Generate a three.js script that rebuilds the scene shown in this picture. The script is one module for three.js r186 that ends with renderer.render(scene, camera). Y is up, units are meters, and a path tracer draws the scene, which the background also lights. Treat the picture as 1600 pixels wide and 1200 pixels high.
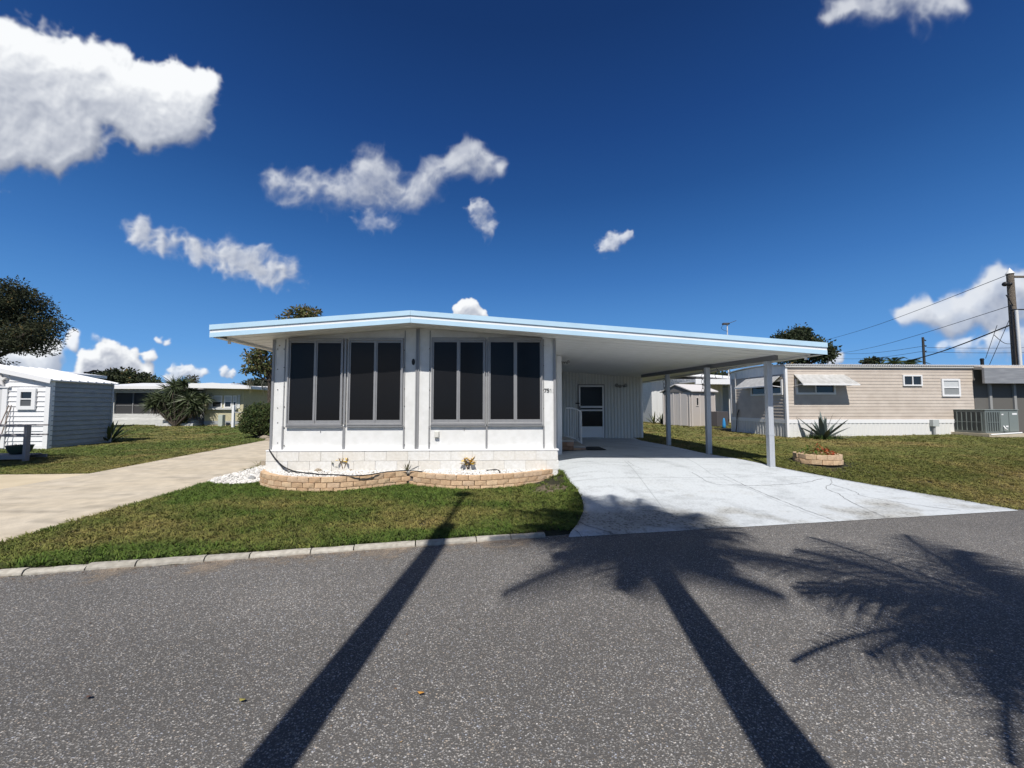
import * as THREE from 'three';
import { mergeGeometries } from 'three/addons/utils/BufferGeometryUtils.js';
import { RoundedBoxGeometry } from 'three/addons/geometries/RoundedBoxGeometry.js';
import { FontLoader } from 'three/addons/loaders/FontLoader.js';
import { TextGeometry } from 'three/addons/geometries/TextGeometry.js';

// ---------------------------------------------------------------- camera, sun, sky, exposure
const F = 620, EYE = 1.55, HORIZON = 634;                    // focal length and horizon in photograph pixels, eye height in metres
const scene = new THREE.Scene();
const camera = new THREE.PerspectiveCamera(2 * Math.atan(600 / F) * 180 / Math.PI, 4 / 3, 0.05, 3000);
const PITCH = Math.atan((HORIZON - 600) / F);
camera.position.set(0, EYE, 0);
camera.rotation.x = PITCH;
camera.updateMatrixWorld(true);
const renderer = new THREE.WebGLRenderer({ antialias: true });
renderer.toneMapping = THREE.LinearToneMapping;
const EXPOSURE = 1.12;
renderer.toneMappingExposure = EXPOSURE;
renderer.shadowMap.enabled = true;
renderer.shadowMap.type = THREE.PCFSoftShadowMap;

const SUN_EL = 52 * Math.PI / 180, SUN_AZ = 4.3 * Math.PI / 180;   // the sun stands behind the camera, a little to its left
const toSun = new THREE.Vector3(-Math.sin(SUN_AZ) * Math.cos(SUN_EL), Math.sin(SUN_EL), Math.cos(SUN_AZ) * Math.cos(SUN_EL));
const sun = new THREE.DirectionalLight(new THREE.Color(1.0, 0.955, 0.89), 4.6);
sun.name = 'sun';
sun.position.copy(toSun).multiplyScalar(60).add(new THREE.Vector3(0, 0, -10));
sun.target.position.set(0, 0, -10);
sun.castShadow = true;
sun.shadow.mapSize.set(4096, 4096);
Object.assign(sun.shadow.camera, { left: -35, right: 35, top: 35, bottom: -35, near: 1, far: 160 });
sun.shadow.radius = 1;
scene.add(sun, sun.target);

// ---------------------------------------------------------------- small tools
function mulberry(a) { return () => { a |= 0; a = a + 0x6D2B79F5 | 0; let t = Math.imul(a ^ a >>> 15, 1 | a); t = t + Math.imul(t ^ t >>> 7, 61 | t) ^ t; return ((t ^ t >>> 14) >>> 0) / 4294967296; }; }
const ss = (a, b, x) => { const t = Math.min(1, Math.max(0, (x - a) / (b - a))); return t * t * (3 - 2 * t); };
const lerp = (a, b, t) => a + (b - a) * t, clamp = (x, a, b) => Math.min(b, Math.max(a, x));
const lin = (c) => { c /= 255; return c <= 0.04045 ? c / 12.92 : Math.pow((c + 0.055) / 1.055, 2.4); };
const rgb = (r, g, b) => new THREE.Color().setRGB(r, g, b);            // linear base colour
const V = (x, y, z) => new THREE.Vector3(x, y, z);
const hash2 = (x, y, s) => { let h = Math.imul(x, 374761393) + Math.imul(y, 668265263) + Math.imul(s, 974634777) | 0; h = Math.imul(h ^ h >>> 13, 1274126177); return ((h ^ h >>> 16) >>> 0) / 4294967296; };
const LATTICE = (() => { const r = mulberry(4242), t = new Float32Array(65536); for (let i = 0; i < 65536; i++) t[i] = r(); return t; })();
function vnoise(x, y, s = 0, per = 0) {                                 // value noise, repeating after `per` cells if given
  const ix = Math.floor(x), iy = Math.floor(y), fx = x - ix, fy = y - iy, u = fx * fx * (3 - 2 * fx), v = fy * fy * (3 - 2 * fy);
  let x0 = ix, x1 = ix + 1, y0 = iy, y1 = iy + 1;
  if (per) { x0 = ((x0 % per) + per) % per; x1 = ((x1 % per) + per) % per; y0 = ((y0 % per) + per) % per; y1 = ((y1 % per) + per) % per; }
  const so = s * 7919, a0 = (y0 * 256 + so) & 65535, a1 = (y1 * 256 + so) & 65535;
  const a = LATTICE[(a0 + x0) & 65535], b = LATTICE[(a0 + x1) & 65535], c = LATTICE[(a1 + x0) & 65535], d = LATTICE[(a1 + x1) & 65535];
  return a + (b - a) * u + (c - a + (a - b - c + d) * u) * v;
}
function fbm(x, y, oct = 4, s = 0, per = 0) { let v = 0, a = 0.5, n = 0; for (let i = 0; i < oct; i++) { v += a * vnoise(x, y, s + i * 17, per); n += a; x *= 2; y *= 2; per *= 2; a *= 0.5; } return v / n; }

// ---------------------------------------------------------------- the sky: clear air plus fair-weather cumulus, all round
{
  const W = 4096, H = 2048, data = new Float32Array(W * H * 4);
  const stops = [[0, 139, 188, 234], [3, 124, 178, 232], [7, 100, 160, 224], [12, 82, 140, 206], [17, 64, 119, 187], [22, 51, 102, 168], [28, 39, 84, 147], [35, 31, 70, 131], [45, 24, 56, 109], [60, 20, 48, 97], [90, 17, 42, 88]];
  const air = (deg, c) => { let i = 0; while (i < stops.length - 2 && stops[i + 1][0] < deg) i++; const a = stops[i], b = stops[i + 1], t = clamp((deg - a[0]) / (b[0] - a[0]), 0, 1); return lin(lerp(a[c + 1], b[c + 1], t)) / EXPOSURE; };
  const table = []; for (let i = 0; i <= 900; i++) table.push([0, 1, 2].map((c) => air(i / 10, c)));
  for (let row = 0; row < H; row++) {
    const el = Math.max(0, ((row + 0.5) / H - 0.5) * 180), t = table[Math.round(el * 10)];
    for (let col = 0; col < W; col++) { const o = (row * W + col) * 4; data[o] = t[0]; data[o + 1] = t[1]; data[o + 2] = t[2]; data[o + 3] = 1; }
  }
  // a cloud is a set of puffs [x, y, r] on the plane tangent to the sky at azimuth/elevation; F units to a radian-ish at the middle
  function cloud(axes, puffs, opacity, seed, opt = {}) {
    const { grey = 0.0, lightUp = 0.55 } = opt, soft = (opt.soft ?? 0.3) * 1.5, rough = (opt.rough ?? 0.62) * 1.5;
    const R = Math.min(50, puffs.reduce((m, p) => Math.max(m, p[2]), 0)), RM = puffs.reduce((m, p) => Math.max(m, p[2]), 0);
    let x0 = 1e9, x1 = -1e9, y0 = 1e9, y1 = -1e9;
    puffs = puffs.map(([x, y, r]) => [x, y, r * 1.32]);
    for (const [x, y, r] of puffs) { x0 = Math.min(x0, x - r * 1.7); x1 = Math.max(x1, x + r * 1.7); y0 = Math.min(y0, y - r * 1.7); y1 = Math.max(y1, y + r * 1.7); }
    let um0 = 9, um1 = -9, v0 = 9, v1 = -9;
    const mid = Math.atan2(axes.f.z, axes.f.x);
    for (let i = 0; i <= 12; i++) for (let j = 0; j <= 12; j++) {
      const X = lerp(x0, x1, i / 12), Y = lerp(y0, y1, j / 12), d = axes.r.clone().multiplyScalar(X / F).addScaledVector(axes.u, -Y / F).add(axes.f).normalize();
      let a = Math.atan2(d.z, d.x) - mid; a = Math.atan2(Math.sin(a), Math.cos(a)); um0 = Math.min(um0, a); um1 = Math.max(um1, a); const e = Math.asin(d.y); v0 = Math.min(v0, e); v1 = Math.max(v1, e);
    }
    const c0 = Math.floor(((mid + um0) / (2 * Math.PI) + 0.5) * W) - 1, c1 = Math.ceil(((mid + um1) / (2 * Math.PI) + 0.5) * W) + 1;
    const r0 = clamp(Math.floor((v0 / Math.PI + 0.5) * H), H / 2, H - 1), r1 = clamp(Math.ceil((v1 / Math.PI + 0.5) * H), 0, H - 1);
    const field = (x, y) => {
      let f = 0;
      for (const [px, py, r] of puffs) { const q = Math.hypot(x - px, y - py) / r; if (q < 1.7) f += Math.exp(-2.2 * q * q) * 1.0; }
      return Math.min(1.25, f);
    };
    const k1 = 1 / (R * 0.8);
    const dens = (x, y, oct) => {
      const wx = (fbm(x * k1 * 0.9, y * k1 * 0.9, 2, seed + 5) - 0.5) * R * 0.7, wy = (fbm(x * k1 * 0.9 + 9, y * k1 * 0.9 + 4, 2, seed + 8) - 0.5) * R * 0.7;
      const f = field(x + wx, y + wy);
      if (f < 0.02) return -1;
      let n = 0, a = 0.5, fx = (x + wx * 0.5) * k1 * 1.5, fy = (y + wy * 0.5) * k1 * 1.5;
      for (let i = 0; i < 7; i++) { if (i < oct) { const v = vnoise(fx, fy, seed + i * 7); n += a * (i < 4 ? 0.35 * v + 0.65 * (1 - Math.abs(2 * v - 1)) : v); } else n += a * 0.5; const t = fx * 1.62 - fy * 1.26; fy = fx * 1.26 + fy * 1.62 + 1.7; fx = t + 3.1; a *= 0.5; }
      return f - 0.38 + (n - 0.53) * rough;
    };
    for (let row = r0; row <= r1; row++) {
      const up = ((row + 0.5) / H - 0.5) * Math.PI, cy = Math.cos(up), sy = Math.sin(up);
      for (let cc = c0; cc <= c1; cc++) {
        const col = ((cc % W) + W) % W, a = ((col + 0.5) / W - 0.5) * 2 * Math.PI, dx = Math.cos(a) * cy, dz = Math.sin(a) * cy;
        const zf = dx * axes.f.x + sy * axes.f.y + dz * axes.f.z; if (zf < 0.1) continue;
        const X = F * (dx * axes.r.x + sy * axes.r.y + dz * axes.r.z) / zf, Y = -F * (dx * axes.u.x + sy * axes.u.y + dz * axes.u.z) / zf;
        if (X < x0 || X > x1 || Y < y0 || Y > y1) continue;
        const d = dens(X, Y, 7); if (d <= 0) continue;
        const d3 = dens(X, Y, 3), dl = Math.max(-0.35, dens(X - R * 0.18, Y - R * lightUp * 0.9, 3)), dn = Math.max(-0.2, dens(X - R * 0.05, Y - R * 0.1, 5));
        const big = RM > 75 ? (field(X, Y) - field(X - RM * 0.2, Y - RM * 0.75)) * 0.2 : 0;
        let lit = clamp(0.66 + big + (d3 - dl) * 0.5 + (d - dn) * 0.34 - 0.1 * ss(0.5, 1.3, d3), 0, 1) * (1 - grey);
        const alpha = ss(0, soft * (1.5 - 0.8 * lit), d) * opacity * (1 - (1 - opacity) * 1.1 * (1 - ss(0.3, 0.62, fbm(X * k1 * 1.3 + 7, Y * k1 * 1.3, 3, seed + 40))));
        const o = (row * W + col) * 4, dark = [112, 122, 146], bright = [250, 252, 254];
        for (let c = 0; c < 3; c++) { const v = lin(lerp(dark[c], bright[c], lit)) / EXPOSURE; data[o + c] = lerp(data[o + c], v, alpha); }
      }
    }
  }
  const front = { f: V(0, 0, -1), r: V(1, 0, 0), u: V(0, 1, 0) };
  const cp = Math.cos(PITCH), sp = Math.sin(PITCH);
  front.f.set(0, sp, -cp); front.u.set(0, cp, sp);
  const inFrame = (list) => list.map(([x, y, r]) => [x - 800, y - 600, r]);
  const put = (list, op, seed, opt) => cloud(front, inFrame(list), op, seed, opt);
  put([[0, 160, 105], [70, 140, 80], [115, 118, 60], [165, 140, 66], [220, 165, 60], [282, 140, 48], [322, 128, 34], [296, 190, 44], [240, 200, 40], [60, 215, 52], [120, 225, 38], [-50, 220, 76], [5, 70, 40], [-80, 120, 90]], 1, 3, { rough: 0.55, soft: 0.28 });
  put([[430, 285, 34], [480, 300, 36], [535, 300, 40], [585, 262, 40], [600, 300, 40], [650, 305, 30], [680, 278, 28], [704, 256, 28], [730, 245, 30], [758, 258, 28], [785, 270, 14]], 0.82, 21, { soft: 0.75, rough: 0.62, grey: 0.16 });
  put([[575, 345, 26], [610, 345, 20]], 0.35, 24, { soft: 0.6 });
  put([[745, 322, 18], [757, 342, 22], [762, 362, 16]], 0.65, 31, { soft: 0.6 });
  put([[220, 365, 32], [262, 380, 28], [312, 392, 28], [360, 400, 34], [405, 412, 36], [448, 425, 32]], 0.92, 41, { soft: 0.55, lightUp: 0.1, grey: 0.05 });
  put([[945, 385, 19], [962, 378, 17], [980, 371, 12]], 0.7, 51, { soft: 0.5 });
  put([[1318, 12, 26], [1360, 14, 34], [1410, 12, 40], [1455, 20, 34], [1285, 24, 22], [1500, 12, 26], [1400, -40, 50]], 0.75, 61, { soft: 0.8, rough: 0.75, grey: 0.1 });
  put([[722, 489, 15], [738, 482, 17], [750, 492, 13], [730, 500, 18]], 1, 71, { rough: 0.4, soft: 0.16 });
  put([[1410, 490, 20], [1445, 488, 32], [1490, 480, 34], [1535, 462, 38], [1585, 448, 42], [1550, 500, 40], [1490, 510, 26], [1620, 480, 50]], 0.92, 81, { soft: 0.5, grey: 0.12 });
  put([[1470, 545, 16], [1510, 540, 26], [1560, 535, 28], [1600, 540, 30]], 0.75, 83, { soft: 0.5 });
  put([[112, 512, 15], [116, 530, 15], [80, 545, 26], [40, 560, 34], [0, 560, 34], [70, 578, 26], [-50, 560, 50]], 0.95, 91, { soft: 0.35 });
  put([[132, 558, 15], [155, 552, 18], [172, 543, 17], [182, 560, 20], [205, 562, 18], [160, 578, 22], [205, 585, 24], [235, 558, 9], [130, 580, 16], [230, 580, 14]], 1, 101, { soft: 0.22 });
  put([[268, 588, 15], [285, 578, 15], [302, 585, 14], [320, 580, 8], [260, 536, 8], [247, 531, 6], [350, 580, 9], [364, 585, 9]], 0.9, 111, { soft: 0.35 });
  put([[1312, 560, 12], [1298, 566, 10]], 0.9, 121, { soft: 0.35 });
  put([[148, 527, 8], [158, 535, 9]], 0.4, 131, { soft: 0.6 });
  const rnd = mulberry(77);                                           // the same sort of sky goes on behind the camera
  for (let k = 0; k < 24; k++) {
    const az = Math.PI / 2 + (rnd() - 0.5) * 2 * Math.PI * 0.66, el = (4 + 52 * Math.pow(rnd(), 1.5)) * Math.PI / 180;
    const f = V(Math.cos(az) * Math.cos(el), Math.sin(el), Math.sin(az) * Math.cos(el)), r = V(0, 1, 0).cross(f).normalize().negate(), u = r.clone().cross(f).normalize();
    if (u.y < 0) u.negate();
    if (f.dot(toSun) > 0.9) continue;
    const size = (20 + 60 * rnd()) * (0.5 + el), n = 4 + Math.floor(rnd() * 5), puffs = [];
    for (let i = 0; i < n; i++) puffs.push([(i - n / 2) * size * 0.75 + (rnd() - 0.5) * size * 0.4, (rnd() - 0.5) * size * 0.5, size * (0.6 + 0.5 * rnd())]);
    cloud({ f, r, u }, puffs, 0.6 + 0.4 * rnd(), 200 + k * 3, { soft: 0.4 });
  }
  const sky = new THREE.DataTexture(data, W, H, THREE.RGBAFormat, THREE.FloatType);
  sky.mapping = THREE.EquirectangularReflectionMapping; sky.magFilter = THREE.LinearFilter; sky.minFilter = THREE.LinearFilter; sky.needsUpdate = true;
  scene.background = sky; scene.environment = sky;
}

// ---------------------------------------------------------------- pixels of the photograph -> places
function ray(px, py) { return V((px - 800) / F, -(py - 600) / F, -1).applyAxisAngle(V(1, 0, 0), PITCH); }
const edgeD = (x) => x < 0.5 ? 4.66 + 0.214 * x : 4.767 + 0.157 * (x - 0.5);          // the far edge of the road, metres ahead
function ground(x, d) {                                               // height of the land
  const s = (d - edgeD(x)) * 0.98;
  if (s < 0) return 0;
  const left = 0.03 + 0.09 * ss(0, 2.2, s) + 0.1 * ss(2, 11, s), right = 0.38 * ss(-0.1, 3.3, s) + 0.09 * ss(9, 17, x) * ss(3, 8, s);
  return lerp(left, right, ss(0.0, 1.7, x));
}
function onGround(px, py, lift = 0) {                                 // where the ray through a pixel meets the land
  const r = ray(px, py); let a = 0.5, b = 0;
  for (let t = 0.5; t < 400; t *= 1.01) { const x = r.x * t, d = -r.z * t; if (EYE + r.y * t < ground(x, d) + lift) { b = t; break; } a = t; }
  if (!b) b = a;
  for (let i = 0; i < 30; i++) { const t = (a + b) / 2; if (EYE + r.y * t < ground(r.x * t, -r.z * t) + lift) b = t; else a = t; }
  return V(r.x * b, EYE + r.y * b, r.z * b);
}
const atHeight = (px, py, y) => { const r = ray(px, py), t = (y - EYE) / r.y; return V(r.x * t, y, r.z * t); };
const atDepth = (px, py, d) => { const r = ray(px, py), t = d / -r.z; return V(r.x * t, EYE + r.y * t, -d); };
function onPlane(group, px, py, z = 0) {                              // a pixel on the plane z = const of a thing's own axes
  group.updateMatrixWorld(true);
  const inv = group.matrixWorld.clone().invert(), e = V(0, EYE, 0).applyMatrix4(inv), d = ray(px, py).transformDirection(inv);
  const t = (z - e.z) / d.z; return V(e.x + d.x * t, e.y + d.y * t, z);
}
function onSide(group, px, py, x = 0) {                               // a pixel on the plane x = const
  group.updateMatrixWorld(true);
  const inv = group.matrixWorld.clone().invert(), e = V(0, EYE, 0).applyMatrix4(inv), d = ray(px, py).transformDirection(inv);
  const t = (x - e.x) / d.x; return V(x, e.y + d.y * t, e.z + d.z * t);
}

// ---------------------------------------------------------------- things and parts
const taken = new Map();
function numbered(name) { const n = taken.get(name) ?? 0; taken.set(name, n + 1); return n ? name + '_' + String(n).padStart(3, '0') : name; }
function tag(o, label, category, group, kind) { Object.assign(o.userData, { label, category }); if (group) o.userData.group = group; if (kind) o.userData.kind = kind; return o; }
function thing(name, label, category, [x, y, z] = [0, 0, 0], turn = 0, group) {
  const o = new THREE.Group(); o.name = numbered(name); o.position.set(x, y, z); o.rotation.y = turn; scene.add(o);
  return tag(o, label, category, group);
}
function part(parent, name, geo, mat) {
  const m = new THREE.Mesh(Array.isArray(geo) ? merge(geo) : geo, mat); m.name = name; m.castShadow = m.receiveShadow = true; parent.add(m); return m;
}
function solo(name, label, category, geo, mat, pos = [0, 0, 0], group) { const m = part(scene, numbered(name), geo, mat); m.position.set(...pos); return tag(m, label, category, group); }
function struct(name, geo, mat, label, category) { const m = part(scene, numbered(name), geo, mat); return tag(m, label, category, undefined, 'structure'); }
function merge(list) {
  list = list.map((g) => { g = g.index ? g.toNonIndexed() : g; for (const k of Object.keys(g.attributes)) if (!['position', 'normal', 'uv', 'color'].includes(k)) g.deleteAttribute(k); return g; });
  const col = list.some((g) => g.attributes.color);
  for (const g of list) { if (!g.attributes.uv) g.setAttribute('uv', new THREE.BufferAttribute(new Float32Array(g.attributes.position.count * 2), 2)); if (col && !g.attributes.color) g.setAttribute('color', new THREE.BufferAttribute(new Float32Array(g.attributes.position.count * 3).fill(1), 3)); }
  return list.length === 1 ? list[0] : mergeGeometries(list);
}
function metric(geo, k = 1) {                                         // uv in metres, from the face's own direction
  const g = geo.index ? geo.toNonIndexed() : geo, p = g.attributes.position, n = g.attributes.normal, uv = new Float32Array(p.count * 2);
  for (let i = 0; i < p.count; i++) {
    const ax = Math.abs(n.getX(i)), ay = Math.abs(n.getY(i)), az = Math.abs(n.getZ(i));
    const [u, v] = ay >= ax && ay >= az ? [p.getX(i), p.getZ(i)] : ax > az ? [p.getZ(i), p.getY(i)] : [p.getX(i), p.getY(i)];
    uv[2 * i] = u * k; uv[2 * i + 1] = v * k;
  }
  g.setAttribute('uv', new THREE.BufferAttribute(uv, 2)); return g;
}
const box = (w, h, d, x = 0, y = 0, z = 0) => new THREE.BoxGeometry(w, h, d).translate(x, y, z);
const span = (x0, x1, y0, y1, z0, z1) => box(Math.abs(x1 - x0), Math.abs(y1 - y0), Math.abs(z1 - z0), (x0 + x1) / 2, (y0 + y1) / 2, (z0 + z1) / 2);
const rspan = (x0, x1, y0, y1, z0, z1, r = 0.006) => new RoundedBoxGeometry(Math.abs(x1 - x0), Math.abs(y1 - y0), Math.abs(z1 - z0), 2, r).translate((x0 + x1) / 2, (y0 + y1) / 2, (z0 + z1) / 2);
function bar(a, b, w, h = w) {                                        // a square bar from a to b
  const d = b.clone().sub(a), L = d.length(), g = new THREE.BoxGeometry(w, h, L);
  const q = new THREE.Quaternion(), m = new THREE.Matrix4().lookAt(V(0, 0, 0), d.clone().negate(), Math.abs(d.y) > 0.95 * L ? V(0, 0, 1) : V(0, 1, 0)); q.setFromRotationMatrix(m);
  return g.applyQuaternion(q).translate((a.x + b.x) / 2, (a.y + b.y) / 2, (a.z + b.z) / 2);
}
const tube = (pts, r, seg = 20, rad = 6) => new THREE.TubeGeometry(new THREE.CatmullRomCurve3(pts), seg, r, rad);
function rod(a, b, r0, r1 = r0, rad = 8) {
  const d = b.clone().sub(a), g = new THREE.CylinderGeometry(r1, r0, d.length(), rad, 1);
  return g.applyQuaternion(new THREE.Quaternion().setFromUnitVectors(V(0, 1, 0), d.normalize())).translate((a.x + b.x) / 2, (a.y + b.y) / 2, (a.z + b.z) / 2);
}
const shapeOf = (pts) => new THREE.Shape(pts.map(([x, y]) => new THREE.Vector2(x, y)));
const prismZ = (pts, z0, z1) => new THREE.ExtrudeGeometry(shapeOf(pts), { depth: z1 - z0, bevelEnabled: false }).translate(0, 0, z0);        // outline in x, y
const prismX = (pts, x0, x1) => new THREE.ExtrudeGeometry(shapeOf(pts.map(([z, y]) => [-z, y])), { depth: x1 - x0, bevelEnabled: false }).rotateY(Math.PI / 2).translate(x0, 0, 0);   // outline in z, y
function ribbed(x0, x1, y0, y1, pitch, depth, z = 0) {                // a sheet with upright ribs; y1 may be a function of x
  const xs = [], pos = [], idx = [], top = typeof y1 === 'function' ? y1 : () => y1, prof = [[0, 0], [0.35, 0], [0.5, 1], [0.85, 1]];
  for (let x = x0; x < x1 - 1e-6; x += pitch) for (const [u, k] of prof) if (x + u * pitch < x1) xs.push([x + u * pitch, k * depth]);
  xs.push([x1, 0]);
  for (const [x, k] of xs) pos.push(x, y0, z + k, x, top(x), z + k);
  for (let i = 0; i < xs.length - 1; i++) { const a = i * 2; idx.push(a, a + 2, a + 1, a + 1, a + 2, a + 3); }
  const g = new THREE.BufferGeometry(); g.setAttribute('position', new THREE.Float32BufferAttribute(pos, 3)); g.setIndex(idx);
  const f = g.toNonIndexed(); f.computeVertexNormals(); return f;
}
function lap(x0, x1, y, h, proud = 0.016) { return prismX([[0, y], [proud, y], [0.004, y + h], [0, y + h]], x0, x1); }     // one siding board, its foot proud

// ---------------------------------------------------------------- textures
function dataTex(size, fn, repeat = 1, srgb = true) {
  const a = new Uint8Array(size * size * 4);
  for (let y = 0; y < size; y++) for (let x = 0; x < size; x++) { const c = fn(x / size, y / size, x, y), o = (y * size + x) * 4; a[o] = clamp(c[0], 0, 255); a[o + 1] = clamp(c[1], 0, 255); a[o + 2] = clamp(c[2], 0, 255); a[o + 3] = c[3] ?? 255; }
  const t = new THREE.DataTexture(a, size, size); t.wrapS = t.wrapT = THREE.RepeatWrapping; t.magFilter = t.minFilter = THREE.LinearFilter; t.repeat.set(repeat, repeat); if (srgb) t.colorSpace = THREE.SRGBColorSpace; t.needsUpdate = true; return t;
}
function canvasTex(w, h, draw, srgb = true) { const c = document.createElement('canvas'); c.width = w; c.height = h; draw(c.getContext('2d'), w, h); const t = new THREE.CanvasTexture(c); t.wrapS = t.wrapT = THREE.RepeatWrapping; if (srgb) t.colorSpace = THREE.SRGBColorSpace; return t; }
const mottle = (size, lo, hi, cells, oct, seed, metres) => dataTex(size, (u, v) => { const n = fbm(u * cells, v * cells, oct, seed, cells), m = hash2(Math.floor(u * size), Math.floor(v * size), seed + 3) - 0.5; const k = clamp(n + m * 0.12, 0, 1); return [0, 1, 2].map((c) => lerp(lo[c], hi[c], k)); }, 1 / metres);
const std = (o) => new THREE.MeshStandardMaterial({ roughness: 0.8, ...o });
const phys = (o) => new THREE.MeshPhysicalMaterial({ roughness: 0.6, ...o });

const grainBump = dataTex(512, (u, v, x, y) => { const n = fbm(u * 32, v * 32, 4, 5, 32) * 160 + hash2(x, y, 9) * 90; return [n, n, n]; }, 1, false);
const M = {};
// asphalt: pale and grey chips in a dark binder, five metres to the tile
{
  const S = 2048, per = 4.0, px = S / per;
  const draw = (bump) => (g) => {
    const rnd = mulberry(5);
    g.fillStyle = bump ? '#303030' : 'rgb(88,86,84)'; g.fillRect(0, 0, S, S);
    const N = 330000;
    for (let i = 0; i < N; i++) {
      const x = rnd() * S, y = rnd() * S, big = Math.pow(rnd(), 3), r = (0.0021 + 0.0036 * big) * px, t = rnd(), hue = rnd();
      let c; const w = 98 + 92 * Math.pow(t, 1.3) + (big > 0.6 ? 20 : 0);
      c = hue < 0.18 ? [w * 1.0, w * 0.93, w * 0.85] : hue < 0.3 ? [w * 0.9, w * 0.93, w] : [w, w * 0.985, w * 0.965];
      const b = Math.round(70 + 150 * rnd());
      g.fillStyle = bump ? `rgb(${b},${b},${b})` : `rgb(${c.map((k) => Math.round(Math.min(250, k))).join(',')})`;
      const a0 = rnd() * 6.28, n = 5, sq = 0.65 + 0.35 * rnd();
      const rr = []; for (let k = 0; k < n; k++) rr.push(r * (0.7 + 0.5 * rnd()));
      for (const ox of [0, S, -S]) for (const oy of [0, S, -S]) {
        if (x + ox < -12 || x + ox > S + 12 || y + oy < -12 || y + oy > S + 12) continue;
        g.beginPath(); for (let k = 0; k < n; k++) { const a = a0 + k / n * 6.283; const X = x + ox + Math.cos(a) * rr[k], Y = y + oy + Math.sin(a) * rr[k] * sq; k ? g.lineTo(X, Y) : g.moveTo(X, Y); } g.closePath(); g.fill();
      }
    }
  };
  const t = canvasTex(S, S, draw(false)); t.repeat.set(1 / per, 1 / per);
  const b = canvasTex(S, S, draw(true), false); b.repeat.set(1 / per, 1 / per);
  M.asphalt = std({ map: t, bumpMap: b, bumpScale: 0.006, roughness: 0.9, vertexColors: true });
}
M.white = std({ color: rgb(0.80, 0.80, 0.79), map: mottle(512, [236, 236, 234], [255, 255, 255], 16, 4, 11, 1.5), bumpMap: grainBump, bumpScale: 0.0008, roughness: 0.55 });
M.whiteTrim = std({ color: rgb(0.80, 0.80, 0.80), roughness: 0.45 });
M.block = std({ color: rgb(0.80, 0.785, 0.755), map: mottle(512, [232, 230, 224], [255, 255, 255], 24, 5, 13, 0.8), bumpMap: grainBump, bumpScale: 0.003, roughness: 0.9 });
M.mortar = std({ color: rgb(0.62, 0.60, 0.56), roughness: 0.95 });
M.alu = std({ color: rgb(0.40, 0.40, 0.40), metalness: 0.25, roughness: 0.42, map: mottle(256, [205, 205, 208], [255, 255, 255], 8, 4, 17, 0.6) });
M.screen = phys({ color: rgb(0.011, 0.011, 0.012), roughness: 0.16, specularIntensity: 0.35 });
M.fasciaBlue = std({ color: rgb(0.51, 0.71, 0.85), roughness: 0.5, map: mottle(256, [238, 240, 242], [255, 255, 255], 8, 4, 19, 2) });
M.fasciaWhite = std({ color: rgb(0.82, 0.82, 0.82), roughness: 0.45 });
M.ceiling = std({ color: rgb(0.76, 0.76, 0.75), roughness: 0.5, map: mottle(256, [240, 240, 238], [255, 255, 255], 8, 3, 23, 2) });
M.gutter = std({ color: rgb(0.62, 0.61, 0.58), roughness: 0.55 });
M.post = std({ color: rgb(0.55, 0.57, 0.60), roughness: 0.5, metalness: 0.1, map: mottle(256, [215, 217, 220], [255, 255, 255], 12, 4, 29, 0.7) });
M.dark = std({ color: rgb(0.02, 0.02, 0.02), roughness: 0.6 });
M.glass = phys({ color: rgb(0.02, 0.022, 0.024), roughness: 0.06, specularIntensity: 1, ior: 1.5 });
M.blackMetal = std({ color: rgb(0.018, 0.018, 0.02), roughness: 0.5, metalness: 0.3 });
const stucco = mottle(512, [205, 205, 203], [255, 255, 255], 32, 4, 31, 1);

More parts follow.
